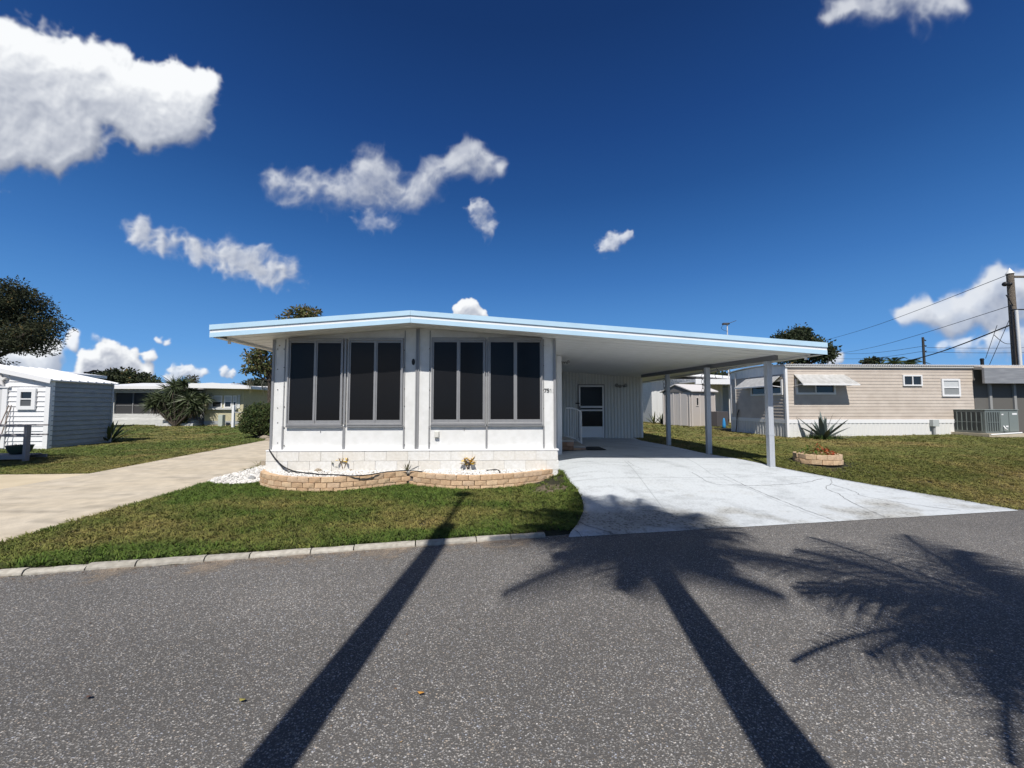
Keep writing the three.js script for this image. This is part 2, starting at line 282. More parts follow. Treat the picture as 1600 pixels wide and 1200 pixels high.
// ---------------------------------------------------------------- the land
const shared = {};
{
  const xs = [], ds = [];
  const grade = (list, a, b, step) => { for (let v = a; v < b - 1e-9; v += step) list.push(v); };
  for (const v of [-900, -400, -200, -100, -60, -40]) xs.push(v); grade(xs, -30, 30, 0.3); for (const v of [30, 40, 60, 100, 200, 400, 900]) xs.push(v);
  for (const v of [-300, -100, -50, -25, -12, -6, -3, 0, 1.5, 2.5]) ds.push(v); grade(ds, 3, 12, 0.12); grade(ds, 12, 30, 0.5); for (const v of [30, 40, 60, 100, 200, 400, 900, 1500]) ds.push(v);
  const pos = [], uv = [], col = [], idx = [];
  for (const d of ds) for (const x of xs) {
    const s = d - edgeD(x), y = s > 0 ? ground(x, d) - 0.035 * (1 - ss(0.02, 0.2, s)) : (s < -6.2 ? -0.004 : -0.035);
    const n = fbm(x * 0.5 + 40, d * 0.5 + 40, 4, 3), m = fbm(x * 1.7, d * 1.7, 3, 8);
    const dry = clamp((n - 0.42) * 2.2 + (m - 0.5) * 0.8, 0, 1);
    const bare = Math.max(ss(0.3, 0.16, Math.hypot((x - 0.62) / 1.3, d - 6.75)), 0.0), mulch = ss(0.85, 0.5, Math.hypot(x - 5.85, (d - 7.55) * 1.3)) * ss(0.3, 0.5, m);
    if (bare > 0.01 || mulch > 0.01) { const w = Math.max(bare, mulch), cc = bare > mulch ? [0.36, 0.28, 0.20] : [0.20, 0.12, 0.085]; pos.push(x, y, -d); uv.push(x, -d); col.push(lerp(0.07, cc[0], w), lerp(0.06, cc[1], w), lerp(0.03, cc[2], w)); continue; }
    pos.push(x, y, -d); uv.push(x, -d); col.push(lerp(0.045, 0.12, dry), lerp(0.047, 0.085, dry), lerp(0.018, 0.045, dry));
  }
  const w = xs.length;
  for (let j = 0; j < ds.length - 1; j++) for (let i = 0; i < w - 1; i++) { const a = j * w + i; idx.push(a, a + 1, a + w, a + 1, a + w + 1, a + w); }
  const g = new THREE.BufferGeometry(); g.setAttribute('position', new THREE.Float32BufferAttribute(pos, 3)); g.setAttribute('uv', new THREE.Float32BufferAttribute(uv, 2)); g.setAttribute('color', new THREE.Float32BufferAttribute(col, 3)); g.setIndex(idx); g.computeVertexNormals();
  M.soil = std({ vertexColors: true, map: mottle(512, [120, 120, 115], [255, 255, 255], 64, 4, 37, 1.6), bumpMap: grainBump, bumpScale: 0.02, roughness: 1 });
  struct('ground', g, M.soil, 'patchy lawn soil running out to the horizon', 'ground');
}
function loft(A, B, n, m, lift, drop = 0.1, uvFn = (x, z) => [x, z]) {   // a sheet between two edges on the land, with its sides turned down
  const ca = new THREE.CatmullRomCurve3(A, false, 'centripetal').getSpacedPoints(n), cb = new THREE.CatmullRomCurve3(B, false, 'centripetal').getSpacedPoints(n), pos = [], uv = [], idx = [], rows = [];
  for (let i = 0; i <= n; i++) {
    const row = [];
    for (let j = -1; j <= m + 1; j++) {
      const t = clamp(j / m, 0, 1), x = lerp(ca[i].x, cb[i].x, t), z = lerp(ca[i].z, cb[i].z, t);
      row.push(pos.length / 3); pos.push(x, ground(x, -z) + (i ? lift : Math.min(lift, 0.004)) - (j < 0 || j > m ? drop : 0), z); uv.push(...uvFn(x, z));
    }
    rows.push(row);
  }
  for (let i = 0; i < n; i++) for (let j = 0; j < m + 2; j++) { const a = rows[i][j], b = rows[i][j + 1], c = rows[i + 1][j], d = rows[i + 1][j + 1]; idx.push(a, b, c, b, d, c); }
  const g = new THREE.BufferGeometry(); g.setAttribute('position', new THREE.Float32BufferAttribute(pos, 3)); g.setAttribute('uv', new THREE.Float32BufferAttribute(uv, 2)); g.setIndex(idx); g.computeVertexNormals(); return g;
}
const trace = (list, lift = 0) => list.map(([x, y]) => onGround(x, y, lift));
// road: a broad sheet, its far edge the one the kerb and the drives meet
{
  const pos = [], uv = [], col = [], idx = [], xs = [], n = 40;
  for (const v of [-300, -150, -80, -50, -35, -25, -18]) xs.push(v); for (let x = -13; x <= 13; x += 0.25) xs.push(x); for (const v of [18, 25, 35, 50, 80, 150, 300]) xs.push(v);
  const r = mulberry(8);
  xs.forEach((x, i) => { for (let k = 0; k <= n; k++) { const s = -6.2 * (1 - k / n) + (k === n ? (x > 0.45 ? 0.16 : 0.02 + 0.035 * (r() - 0.5)) : 0), d = edgeD(x) + s, q = fbm(x * 0.55 + 70, d * 0.9 + 20, 4, 44), p = fbm(x * 3, d * 3, 3, 47); pos.push(x, 0, -d); uv.push(x, -d); const v = lerp(0.76, 1.2, q) * lerp(0.92, 1.08, p); col.push(v * 1.0, v * 0.995, v * 0.985); } });
  for (let i = 0; i < xs.length - 1; i++) for (let k = 0; k < n; k++) { const a = i * (n + 1) + k; idx.push(a, a + n + 1, a + 1, a + 1, a + n + 1, a + n + 2); }
  const g = new THREE.BufferGeometry(); g.setAttribute('position', new THREE.Float32BufferAttribute(pos, 3)); g.setAttribute('uv', new THREE.Float32BufferAttribute(uv, 2)); g.setAttribute('color', new THREE.Float32BufferAttribute(col, 3)); g.setIndex(idx); g.computeVertexNormals();
  struct('road', g, M.asphalt, 'grey chip-sealed asphalt road in front of the white house', 'road');
}
// the painted driveway that runs up under the carport
const driveL = trace([[888, 840], [903, 818], [912, 793], [904, 768], [888, 750], [880, 737]]), driveR = trace([[1592, 798], [1500, 782], [1400, 765], [1300, 747], [1207, 729], [1112, 711], [1046, 697], [1003, 689]]);
driveL.push(V(0.78, 0, -8.6), V(0.6, 0, -10), V(0.6, 0, -14.6)); driveR.push(V(4.5, 0, -15.4));
{
  const X0 = -0.4, Z0 = -15.6, SZ = 11.2;
  const paint = canvasTex(1536, 1536, (g, w) => {
    const img = g.createImageData(w, w), a = img.data;
    for (let j = 0; j < w; j++) for (let i = 0; i < w; i++) {
      const x = X0 + i / w * SZ, d = -(Z0 + j / w * SZ);                 // row 0 is the far end
      const big = fbm(x * 0.9, d * 0.9, 4, 61), mid = fbm(x * 3.1, d * 9, 4, 63), fine = fbm(x * 48, d * 48, 3, 65), h = hash2(i, j, 67);
      const e = d - edgeD(x), wear = clamp((fbm(x * 1.6 + 3, d * 2.6, 5, 71) - 0.43 - 0.16 * ss(0, 1.5, e) + 0.2 * ss(2.0, 0.3, Math.hypot((x - 1.5) / 1.3, (d - 5.45) / 0.4))) * 3.2, 0, 1) * ss(2.4, 0.2, e);
      const speck = ss(0.56, 0.72, fine) * (0.25 + 0.75 * wear), stain = ss(0.5, 0.85, big) * 0.09 + ss(0.5, 0.8, mid) * 0.07 + (h - 0.5) * 0.05 + (fine - 0.5) * 0.12;
      const tyre = 0.06 * ss(0.62, 0.8, fbm(x * 2.2 + d * 1.2, d * 0.35, 3, 75));
      const k = clamp(1 - stain - tyre - wear * 0.16 - speck * 0.2 * (0.3 + wear), 0, 1), o = (j * w + i) * 4, brown = wear * 0.55;
      a[o] = 232 * k * lerp(1, 0.98, brown); a[o + 1] = 238 * k * lerp(1, 0.93, brown); a[o + 2] = 242 * k * lerp(1, 0.85, brown); a[o + 3] = 255;
    }
    g.putImageData(img, 0, 0);
    g.strokeStyle = 'rgba(150,156,160,0.55)'; g.lineWidth = 1.6;
    const P = (px, py) => { const p = onGround(px, py, 0.012); return [(p.x - X0) / SZ * w, (p.z - Z0) / SZ * w]; };
    const line = (pts) => { g.beginPath(); pts.forEach((p, i) => { const q = P(...p); i ? g.lineTo(...q) : g.moveTo(...q); }); g.stroke(); };
    line([[1060, 712], [1110, 740], [1180, 768], [1300, 815]]); line([[895, 752], [1100, 746], [1380, 744]]); line([[975, 720], [1010, 760], [1060, 820]]);
  });
  paint.flipY = false; paint.wrapS = paint.wrapT = THREE.ClampToEdgeWrapping;
  M.paint = std({ map: paint, color: rgb(0.68, 0.68, 0.68), bumpMap: grainBump, bumpScale: 0.004, roughness: 0.75 });
  const drive = struct('driveway', loft(driveL, driveR, 90, 40, 0.014, 0.08, (x, z) => [(x - X0) / SZ, (z - Z0) / SZ]), M.paint, 'pale painted concrete driveway running up under the carport', 'driveway');
  M.crack = std({ color: rgb(0.16, 0.165, 0.17), roughness: 1 });
  const rnd = mulberry(91);
  function crack(pts, w = 0.010) {
    const P = pts.map(([x, y]) => onGround(x, y, 0.017)), curve = new THREE.CatmullRomCurve3(P, false, 'centripetal'), n = Math.ceil(curve.getLength() / 0.04), pos = [], idx = [];
    let off = 0;
    for (let i = 0; i <= n; i++) {
      const p = curve.getPoint(i / n), t = curve.getTangent(i / n), s = V(-t.z, 0, t.x).normalize(), k = w * (0.35 + 0.9 * rnd()) / 2; off = off * 0.8 + (rnd() - 0.5) * 0.022;
      const q = p.clone().addScaledVector(s, off); q.y = ground(q.x, -q.z) + 0.0175; pos.push(q.x + s.x * k, q.y, q.z + s.z * k, q.x - s.x * k, q.y, q.z - s.z * k);
      if (i < n) idx.push(2 * i, 2 * i + 2, 2 * i + 1, 2 * i + 1, 2 * i + 2, 2 * i + 3);
    }
    const g = new THREE.BufferGeometry(); g.setAttribute('position', new THREE.Float32BufferAttribute(pos, 3)); g.setIndex(idx); g.computeVertexNormals(); part(drive, 'crack', g, M.crack);
  }
  crack([[1080, 738], [1098, 748], [1115, 755], [1165, 758], [1220, 757], [1260, 753], [1287, 748]]); crack([[1300, 748], [1298, 757], [1290, 762], [1300, 768], [1310, 772], [1328, 784], [1352, 795], [1390, 811]]);
  crack([[1298, 756], [1335, 768], [1345, 774], [1420, 787], [1500, 797]], 0.01); crack([[906, 816], [935, 826], [968, 836]], 0.018); crack([[897, 828], [912, 840]], 0.012);
  crack([[1130, 742], [1180, 765], [1240, 790], [1310, 815]], 0.010); crack([[980, 720], [990, 727], [1002, 732]], 0.008);
}
// the neighbour's beige drive and the slab beyond it
{
  M.concrete = std({ color: rgb(0.64, 0.595, 0.505), roughness: 0.9, bumpMap: grainBump, bumpScale: 0.003, map: dataTex(1024, (u, v, x, y) => { const a = fbm(u * 6, v * 24, 4, 81, 6 * 1), b = fbm(u * 40, v * 40, 3, 83, 40), c = ss(0.55, 0.8, fbm(u * 4, v * 30, 3, 87)), h = hash2(x, y, 85), k = 0.84 + 0.16 * b + (h - 0.5) * 0.06 - 0.10 * c; return [255 * k, 250 * k * lerp(1, 0.985, a), 245 * k * lerp(1, 0.95, a)]; }, 1 / 6) });
  const A = trace([[-420, 845], [-200, 803], [0, 766], [145, 740], [250, 720], [340, 703], [420, 687.5], [445, 682]]), B = trace([[-120, 893], [0, 849], [174, 797.5], [324, 754], [375, 738], [410, 727]]);
  B.push(V(-4.95, 0, -8.6), V(-5.2, 0, -12), V(-5.4, 0, -17));
  struct('side_driveway', loft(A, B, 60, 16, 0.016, 0.08), M.concrete, 'beige concrete drive running past the side of the white house', 'driveway');
  M.tanSlab = std({ color: rgb(0.68, 0.58, 0.42), roughness: 0.9, bumpMap: grainBump, bumpScale: 0.003, map: mottle(512, [222, 220, 214], [255, 255, 255], 8, 5, 89, 3) });
  struct('patio_slab', loft(trace([[-520, 742], [-200, 742], [0, 742], [70, 741.5], [146, 740.5]]), trace([[-520, 850], [-200, 804], [0, 767], [70, 754], [152, 741]]), 20, 8, 0.010, 0.05), M.tanSlab, 'yellowish concrete slab joining the beige side drive', 'slab');
}
// kerb of short cast stones between the front lawn and the road
const FRAME_KERB = thing('kerb', 'low row of pale cast kerb stones edging the front lawn', 'kerb', [-3.5, 0, -3.93]);
{
  const rnd = mulberry(15), mats = [0.9, 1, 1.08].map((k) => std({ color: rgb(0.52 * k, 0.49 * k, 0.43 * k), map: mottle(256, [190, 188, 184], [255, 255, 255], 16, 5, 93, 0.5), bumpMap: grainBump, bumpScale: 0.005, roughness: 0.95 }));
  let x = -6.4;
  while (x < 0.36) {
    const L = 0.34 + 0.36 * rnd(), x1 = Math.min(x + L, 0.42), a = V(x, 0, -(edgeD(x) + 0.02)), b = V(x1 - 0.012, 0, -(edgeD(x1 - 0.012) + 0.02)), len = a.distanceTo(b);
    const end = x1 > 0.3, h = (0.036 + 0.012 * rnd()) * (end ? 0.8 : 1);
    const g = new THREE.ExtrudeGeometry(shapeOf([[0, -0.05], [0.012, h * 0.45], [0.03, h * 0.9], [0.045, h], [0.082, h], [0.092, h * 0.9], [0.092, -0.05]]), { depth: len, bevelEnabled: false, steps: 4 });
    const p = g.attributes.position; for (let i = 0; i < p.count; i++) { const yy = p.getY(i); if (yy > 0) p.setY(i, yy + (hash2(Math.round(p.getX(i) * 300), Math.round(p.getZ(i) * 300), i % 1 + 4) - 0.5) * 0.006); }
    g.computeVertexNormals();
    const m = part(FRAME_KERB, 'kerb_stone', metric(g.rotateY(Math.PI / 2).translate(0, 0, 0)), mats[Math.floor(rnd() * 3)]);
    m.position.set(a.x - FRAME_KERB.position.x, (rnd() - 0.5) * 0.008, a.z - FRAME_KERB.position.z); m.rotation.y = Math.atan2(-(b.z - a.z), b.x - a.x) + (rnd() - 0.5) * 0.02;
    x = x1;
  }
}
// sandy soil washed against the kerb and the drive ends
{
  const alpha = canvasTex(2048, 128, (g, w, h) => { const img = g.createImageData(w, h); for (let j = 0; j < h; j++) for (let i = 0; i < w; i++) { const n = fbm(i / 26, j / 16, 5, 95), k = 1 - j / h, heap = fbm(i / 120, 0.5, 3, 97), a = ss(0.25, 0.75, n + (heap - 0.5) * 1.5 - 0.15 - Math.abs(k) * 0.8 + (hash2(i, j, 5) - 0.35) * 0.8) * 255; img.data.set([a, a, a, 255], (j * w + i) * 4); } g.putImageData(img, 0, 0); }, false);
  M.sand = std({ color: rgb(0.30, 0.245, 0.19), roughness: 1, transparent: true, alphaMap: alpha, bumpMap: grainBump, bumpScale: 0.004 });
  const pos = [], uv = [], idx = []; let n = 0;
  for (let x = -6.4; x <= 0.9; x += 0.15, n++) { for (const [s, v] of [[-0.42, 0], [0.05, 1]]) { pos.push(x, 0.004, -(edgeD(x) + s)); uv.push((x + 6.4) / 7.4, 1 - v); } }
  for (let i = 0; i < n - 1; i++) idx.push(2 * i, 2 * i + 2, 2 * i + 1, 2 * i + 1, 2 * i + 2, 2 * i + 3);
  const g = new THREE.BufferGeometry(); g.setAttribute('position', new THREE.Float32BufferAttribute(pos, 3)); g.setAttribute('uv', new THREE.Float32BufferAttribute(uv, 2)); g.setIndex(idx); g.computeVertexNormals();
  const m = part(scene, numbered('sand_drift'), g, M.sand); tag(m, 'sandy soil washed out along the foot of the kerb', 'sand', undefined, 'stuff');
}

// ---------------------------------------------------------------- the white house with its carport
const TH = 2 * Math.PI / 180, VW = 7.63, VF = 7.0, SLAB = 0.395;
const house = thing('mobile_home', 'white single-storey home with pale blue fascia, dark screened windows and an open carport', 'house', [-1.85 * Math.cos(TH) - VW * Math.sin(TH), 0, 1.85 * Math.sin(TH) - VW * Math.cos(TH)], TH);
const zv = (v) => VW - v;                                            // depth along the house -> its own z
const hp = (px, py, v = VW) => onPlane(house, px, py, zv(v));
{
  const fl = hp(327, 527, VF), fr = hp(1293, 554, VF), fm = hp(641, 504, VF), ft = hp(641, 485, VF);
  const FH = ft.y - fm.y, kL = (fm.y - fl.y) / (fm.x - fl.x), kR = (fr.y - fm.y) / (fr.x - fm.x), XR = fm.x;
  const under = (x) => x < XR ? fm.y + (x - XR) * kL : fm.y + (x - XR) * kR;                    // lower edge of the fascia at x
  const zF = zv(VF), zB = zv(20.5), zB2 = zv(17.4);
  // roof: folded metal deck, ridge at XR; one pan after another, each a panel of its own
  const deckTop = (x) => under(x) + FH - 0.03;
  const roof = part(house, 'roof', prismZ([[fl.x + 0.03, under(fl.x) + 0.075], [XR, fm.y + 0.075], [fr.x - 0.03, under(fr.x) + 0.075], [fr.x - 0.03, deckTop(fr.x)], [XR, deckTop(XR)], [fl.x + 0.03, deckTop(fl.x)]], zB2, zF - 0.03), M.whiteTrim);
  part(house, 'rear_roof', prismZ([[fl.x + 0.03, under(fl.x) + 0.075], [XR, fm.y + 0.075], [1.85 + 1.6, under(3.45) + 0.075], [3.45, deckTop(3.45)], [XR, deckTop(XR)], [fl.x + 0.03, deckTop(fl.x)]], zB, zB2 - 0.003), M.whiteTrim);
  const pan = 0.305; let k = 0;
  for (let z = zF - 0.05; z > zB2; z -= pan, k++) {
    const z1 = z - pan + 0.024;
    part(roof, 'ceiling_panel', prismZ([[XR + 0.003, under(XR) + 0.03], [fr.x - 0.06, under(fr.x) + 0.03], [fr.x - 0.06, under(fr.x) + 0.072], [XR + 0.003, under(XR) + 0.072]], z1, z), M.ceiling);
    part(roof, 'ceiling_panel', prismZ([[fl.x + 0.06, under(fl.x) + 0.03], [XR - 0.003, under(XR) + 0.03], [XR - 0.003, under(XR) + 0.072], [fl.x + 0.06, under(fl.x) + 0.072]], z1, z), M.ceiling);
  }
  // fascia: blue lip, white recess, blue lip, left and right of the ridge
  const band = (y0, y1, z0, z1, name, mat) => {
    for (const [a, b, kk] of [[fl.x, XR - 0.002, kL], [XR + 0.002, fr.x, kR]]) {
      const f = (x) => under(x);
      part(house, name, metric(prismZ([[a, f(a) + y0], [b, f(b) + y0], [b, f(b) + y1], [a, f(a) + y1]], z0, z1)), mat);
    }
  };
  band(0, FH * 0.36, zF - 0.02, zF, 'lower_fascia', M.fasciaBlue);
  band(FH * 0.363, FH * 0.60, zF - 0.03, zF - 0.006, 'fascia_strip', M.fasciaWhite);
  band(FH * 0.603, FH, zF - 0.03, zF + 0.013, 'upper_fascia', M.fasciaBlue);
  // gutters down both eaves with short white outlets
  const gut = (x, s) => [span(x - 0.012, x + 0.012, under(x) - 0.0, under(x) + 0.11, zB2, zF - 0.035), span(x - s * 0.11 - 0.006, x - s * 0.11 + 0.006, under(x) - 0.005, under(x) + 0.06, zB2, zF - 0.2), span(Math.min(x, x - s * 0.11), Math.max(x, x - s * 0.11), under(x) - 0.008, under(x) + 0.004, zB2, zF - 0.035)];
  part(house, 'gutter', gut(fl.x + 0.05, -1), M.gutter); part(house, 'gutter', gut(fr.x - 0.05, 1), M.gutter);
  for (const v of [7.35, 9.9]) part(house, 'gutter_outlet', span(fl.x + 0.10, fl.x + 0.14, under(fl.x) - 0.065, under(fl.x) - 0.009, zv(v), zv(v) + 0.03), M.whiteTrim);
  part(house, 'gutter_outlet', span(fr.x - 0.2, fr.x - 0.165, under(fr.x) - 0.065, under(fr.x) - 0.009, zv(7.3), zv(7.3) + 0.03), M.whiteTrim);
  // walls
  const L = hp(427, 600).x, R = hp(868, 600).x, yb = hp(640, 703).y - 0.01;
  const topOf = (x) => under(x) + 0.028;
  part(house, 'front_wall', metric(prismZ([[L, yb], [R, yb], [R, topOf(R)], [XR, topOf(XR)], [L, topOf(L)]], -0.1, 0)), M.white);
  part(house, 'side_wall', metric(prismZ([[L + 0.02, 0.1], [R - 0.02, 0.1], [R - 0.02, topOf(R) - 0.01], [XR, topOf(XR) - 0.01], [L + 0.02, topOf(L) - 0.01]], zv(9.9), -0.103)), M.white);
  const R2 = hp(877, 650, 9.9).x;
  part(house, 'side_wall', metric(prismZ([[L + 0.03, 0.1], [R2, 0.1], [R2, topOf(R2) - 0.004], [XR, topOf(XR) - 0.004], [L + 0.03, topOf(L) - 0.004]], zB + 0.2, zv(9.9) - 0.002)), M.white);
  part(house, 'corner_trim', span(R2 - 0.1, R2 + 0.012, SLAB - 0.1, topOf(R2) - 0.03, zv(9.9), zv(9.9) + 0.02), M.whiteTrim);
  // block skirting: two exposed courses of painted blocks on a cap
  const skL = hp(415, 720, VW - 0.1).x, skR = hp(873, 720, VW - 0.1).x, yc = hp(640, 704.5, VW - 0.1).y;
  part(house, 'skirting_core', span(skL + 0.012, skR - 0.012, -0.05, yc - 0.006, -0.4, 0.085), M.mortar);
  part(house, 'skirting_cap', rspan(skL - 0.005, skR + 0.005, yc - 0.004, yc + 0.022, -0.1, 0.106), M.whiteTrim);
  const bl = 0.4, bh = 0.182, rb = mulberry(3), blockMats = [M.block, M.block.clone(), M.block.clone()]; blockMats[1].color = rgb(0.78, 0.755, 0.71); blockMats[2].color = rgb(0.81, 0.805, 0.79);
  for (let row = 0; row < 3; row++) {
    const y1 = yc - row * bh - 0.006, y0 = y1 - bh + 0.005;
    for (let x = skL - (row % 2 ? 0 : bl * 0.5); x < skR; x += bl) {
      const a = Math.max(x, skL), b = Math.min(x + bl - 0.005, skR); if (b - a < 0.05) continue;
      part(house, 'block', metric(rspan(a, b, y0, y1, -0.02, 0.095 + 0.004 * rb(), 0.004)), blockMats[Math.floor(rb() * 3)]);
    }
  }
  // battens and posts on the front wall
  const batten = (x0, x1, ya, ybb, d = 0.018) => part(house, 'batten', span(hp(x0, 600).x, hp(x1, 600).x, ya, ybb, 0.001, d), M.alu);
  const yw = hp(640, 664.5).y - 0.012, yt = hp(640, 529).y, yBase = yc + 0.023;
  for (const [a, b] of [[443.2, 445.8], [537.3, 541.2], [631, 633.4], [670.4, 672.8], [759, 762], [848, 850.6]]) batten(a, b, yBase, yw);
  for (const [a, b] of [[443.6, 445.2], [631.4, 633], [670.6, 672.2], [848.4, 850]]) batten(a, b, yw + 0.002, topOf(hp((a + b) / 2, 600).x) - 0.035, 0.01);
  batten(539.0, 541.6, yw + 0.03, yt - 0.02, 0.05); batten(759.4, 761.8, yw + 0.03, yt - 0.02, 0.05);
  part(house, 'center_mullion', [span(hp(649.5, 600).x, hp(651.2, 600).x, yBase, fm.y + 0.01, 0.001, 0.03), span(hp(653.2, 600).x, hp(655, 600).x, yBase, fm.y + 0.01, 0.001, 0.03), span(hp(651.2, 600).x, hp(653.2, 600).x, yBase, fm.y + 0.01, 0.001, 0.012)], M.alu);
  for (const [a, b] of [[425, 428.4], [864.6, 868.4]]) part(house, 'corner_trim', span(hp(a, 600).x, hp(b, 600).x, yBase, topOf(hp(a, 600).x) - 0.02, -0.08, 0.022), M.alu);
  const scr = []; const rr = mulberry(61);
  for (const px of [434, 444.4, 632.2, 671.4, 849.3]) for (let i = 0; i < 6; i++) { const p = hp(px, 540 + i * 30 + rr() * 10); scr.push(new THREE.SphereGeometry(0.011, 6, 4).translate(p.x, p.y, px > 440 ? 0.012 : 0.004)); }
  part(house, 'screw_heads', scr, std({ color: rgb(0.16, 0.15, 0.14), roughness: 0.7 }));
  // four sliding windows behind dark sun screens
  function windowUnit(px0, px1, py0, py1) {
    const a = hp(px0, py1, VW - 0.03), b = hp(px1, py0, VW - 0.03), g = new THREE.Group(); g.name = 'window'; g.position.set((a.x + b.x) / 2, a.y, 0.004); house.add(g);
    const w = b.x - a.x, h = b.y - a.y, hw = w / 2, f = 0.055;
    part(g, 'frame', [rspan(-hw, hw, 0, 0.045, 0, 0.06, 0.005), rspan(-hw, hw, h - 0.05, h, 0, 0.06, 0.005), rspan(-hw, -hw + 0.024, 0.045, h - 0.05, 0, 0.06, 0.005), rspan(hw - 0.024, hw, 0.045, h - 0.05, 0, 0.06, 0.005), rspan(-0.009, 0.011, 0.045, h - 0.05, 0, 0.052, 0.005)], M.alu);
    part(g, 'sill', rspan(-hw - 0.01, hw + 0.01, -0.03, -0.002, 0, 0.05, 0.004), M.alu);
    for (const [x0, x1, z] of [[-hw + 0.026, -0.010, 0.03], [0.012, hw - 0.026, 0.024]]) {
      part(g, 'sash', [span(x0, x0 + 0.021, 0.047, h - 0.052, 0.004, z + 0.012), span(x1 - 0.021, x1, 0.047, h - 0.052, 0.004, z + 0.012), span(x0 + 0.021, x1 - 0.021, 0.047, 0.047 + 0.055, 0.004, z + 0.012), span(x0 + 0.021, x1 - 0.021, h - 0.052 - 0.035, h - 0.052, 0.004, z + 0.012)], M.alu);
      part(g, 'sun_screen', span(x0 + 0.022, x1 - 0.022, 0.103, h - 0.088, 0.006, z - 0.004), M.screen);
    }
    return g;
  }
  const wins = [[447.5, 537.5, 529, 665.5], [542.2, 630.6, 528.6, 664.8], [673.2, 758.6, 528, 664], [762.4, 847.2, 528, 663.6]].map((a) => windowUnit(...a));
  const lampIn = hp(482, 573, VW - 0.031);
  // oval plaque, outlet cover, house number
  const pl = hp(646, 565.5, VW); const ov = new THREE.SphereGeometry(1, 16, 10).scale(0.032, 0.062, 0.01).translate(pl.x, pl.y, 0.006); part(house, 'oval_plaque', ov, M.dark);
  const oc = hp(683, 679), oco = part(house, 'outlet_cover', rspan(oc.x - 0.042, oc.x + 0.042, oc.y - 0.06, oc.y + 0.065, 0.001, 0.06, 0.012), std({ color: rgb(0.60, 0.59, 0.53), roughness: 0.5 }));
  part(oco, 'cover_flap', rspan(oc.x - 0.036, oc.x + 0.036, oc.y - 0.045, oc.y + 0.055, 0.0605, 0.07, 0.004), std({ color: rgb(0.66, 0.65, 0.60), roughness: 0.5 }));
  const font = await new FontLoader().loadAsync('fonts/droid/droid_sans_bold.typeface.json');
  const number = new THREE.Group(); number.name = 'house_number'; house.add(number);
  const np = hp(849.8, 613.2), nb = std({ color: rgb(0.03, 0.03, 0.032), roughness: 0.5 }), ng = std({ color: rgb(0.36, 0.37, 0.37), roughness: 0.5 }), nf = std({ color: rgb(0.66, 0.66, 0.65), roughness: 0.5 });
  [['7', nb], ['5', nb], ['1', ng], ['0', nf]].forEach(([ch, m], i) => part(number, 'digit', new TextGeometry(ch, { font, size: 0.075, depth: 0.006, curveSegments: 4 }).translate(np.x + i * 0.052, np.y, 0.002), m));
  const marks = [[437, 540], [441, 541]].map(([x, y]) => { const p = hp(x, y); return new THREE.CylinderGeometry(0.014, 0.014, 0.004, 8).rotateX(Math.PI / 2).translate(p.x, p.y, 0.003); });
  part(house, 'screw_cap', marks[0], std({ color: rgb(0.30, 0.24, 0.17), roughness: 0.9 }));
  for (const [x, y] of [[501, 673.5], [725.5, 670.5]]) { const p = hp(x, y); part(house, 'weep_hook', rspan(p.x - 0.006, p.x + 0.006, p.y - 0.028, p.y + 0.012, 0.001, 0.014, 0.003), M.alu); }
  // carport: beam on three square posts
  const posts = [[1205, 729, 1199.5, 11.5], [1108, 709, 1102.5, 9], [1045, 695.5, 1040.5, 7.5]].map(([px, py, tx, w]) => { const g = onGround(px, py, 0.014); house.updateMatrixWorld(true); return { p: house.worldToLocal(g.clone()), w: 0.105 }; });
  for (const { p, w } of posts) {
    const top = under(p.x) - 0.07, g = part(house, 'post', rspan(p.x - w / 2, p.x + w / 2, p.y - 0.02, top, p.z - w / 2, p.z + w / 2, 0.006), M.post);
    part(g, 'bracket', [span(p.x - w / 2 - 0.004, p.x + w / 2 + 0.004, p.y + 0.62, p.y + 0.66, p.z - w / 2 - 0.004, p.z + w / 2 + 0.004)], M.post);
  }
  const b0 = posts[0].p, b1 = posts[2].p, ext = b1.clone().sub(b0).multiplyScalar(1.42).add(b0), front = b0.clone().lerp(b1, -0.06);
  const beamY = (x) => under(x) - 0.02;
  part(house, 'beam', bar(V(front.x, beamY(front.x), front.z), V(ext.x, beamY(ext.x), ext.z), 0.07, 0.098), std({ color: rgb(0.16, 0.16, 0.165), roughness: 0.6 }));
  // utility room closing the carport's far end
  const VU = 14.2, zU = zv(VU), uR = hp(1003, 650, VU).x, uL = R2 + 0.004;
  const sheetMat = std({ color: rgb(0.74, 0.745, 0.73), roughness: 0.5, map: mottle(256, [232, 232, 228], [255, 255, 255], 8, 4, 101, 2) });
  part(house, 'utility_wall', ribbed(uL, uR, SLAB - 0.02, (x) => under(x) + 0.028, 0.116, 0.018, zU), sheetMat);
  part(house, 'utility_room', prismZ([[uL + 0.01, 0.2], [uR - 0.005, 0.2], [uR - 0.005, under(uR) + 0.02], [uL + 0.01, under(uL) + 0.02]], zU - 3, zU - 0.012), sheetMat);
  part(house, 'corner_trim', span(uR - 0.03, uR + 0.03, SLAB - 0.01, under(uR) + 0.02, zU - 0.05, zU + 0.026), M.whiteTrim);
  // screen door
  const d0 = hp(905, 685, VU - 0.03), d1 = hp(943, 603.5, VU - 0.03), door = new THREE.Group(); door.name = 'door'; door.position.set(d0.x, SLAB + 0.02, zU + 0.019); house.add(door);
  const dw = d1.x - d0.x, dh = d1.y - d0.y, q = (px) => (px - 905) / 38 * dw, yy = (py) => (685 - py) / 81.5 * dh;
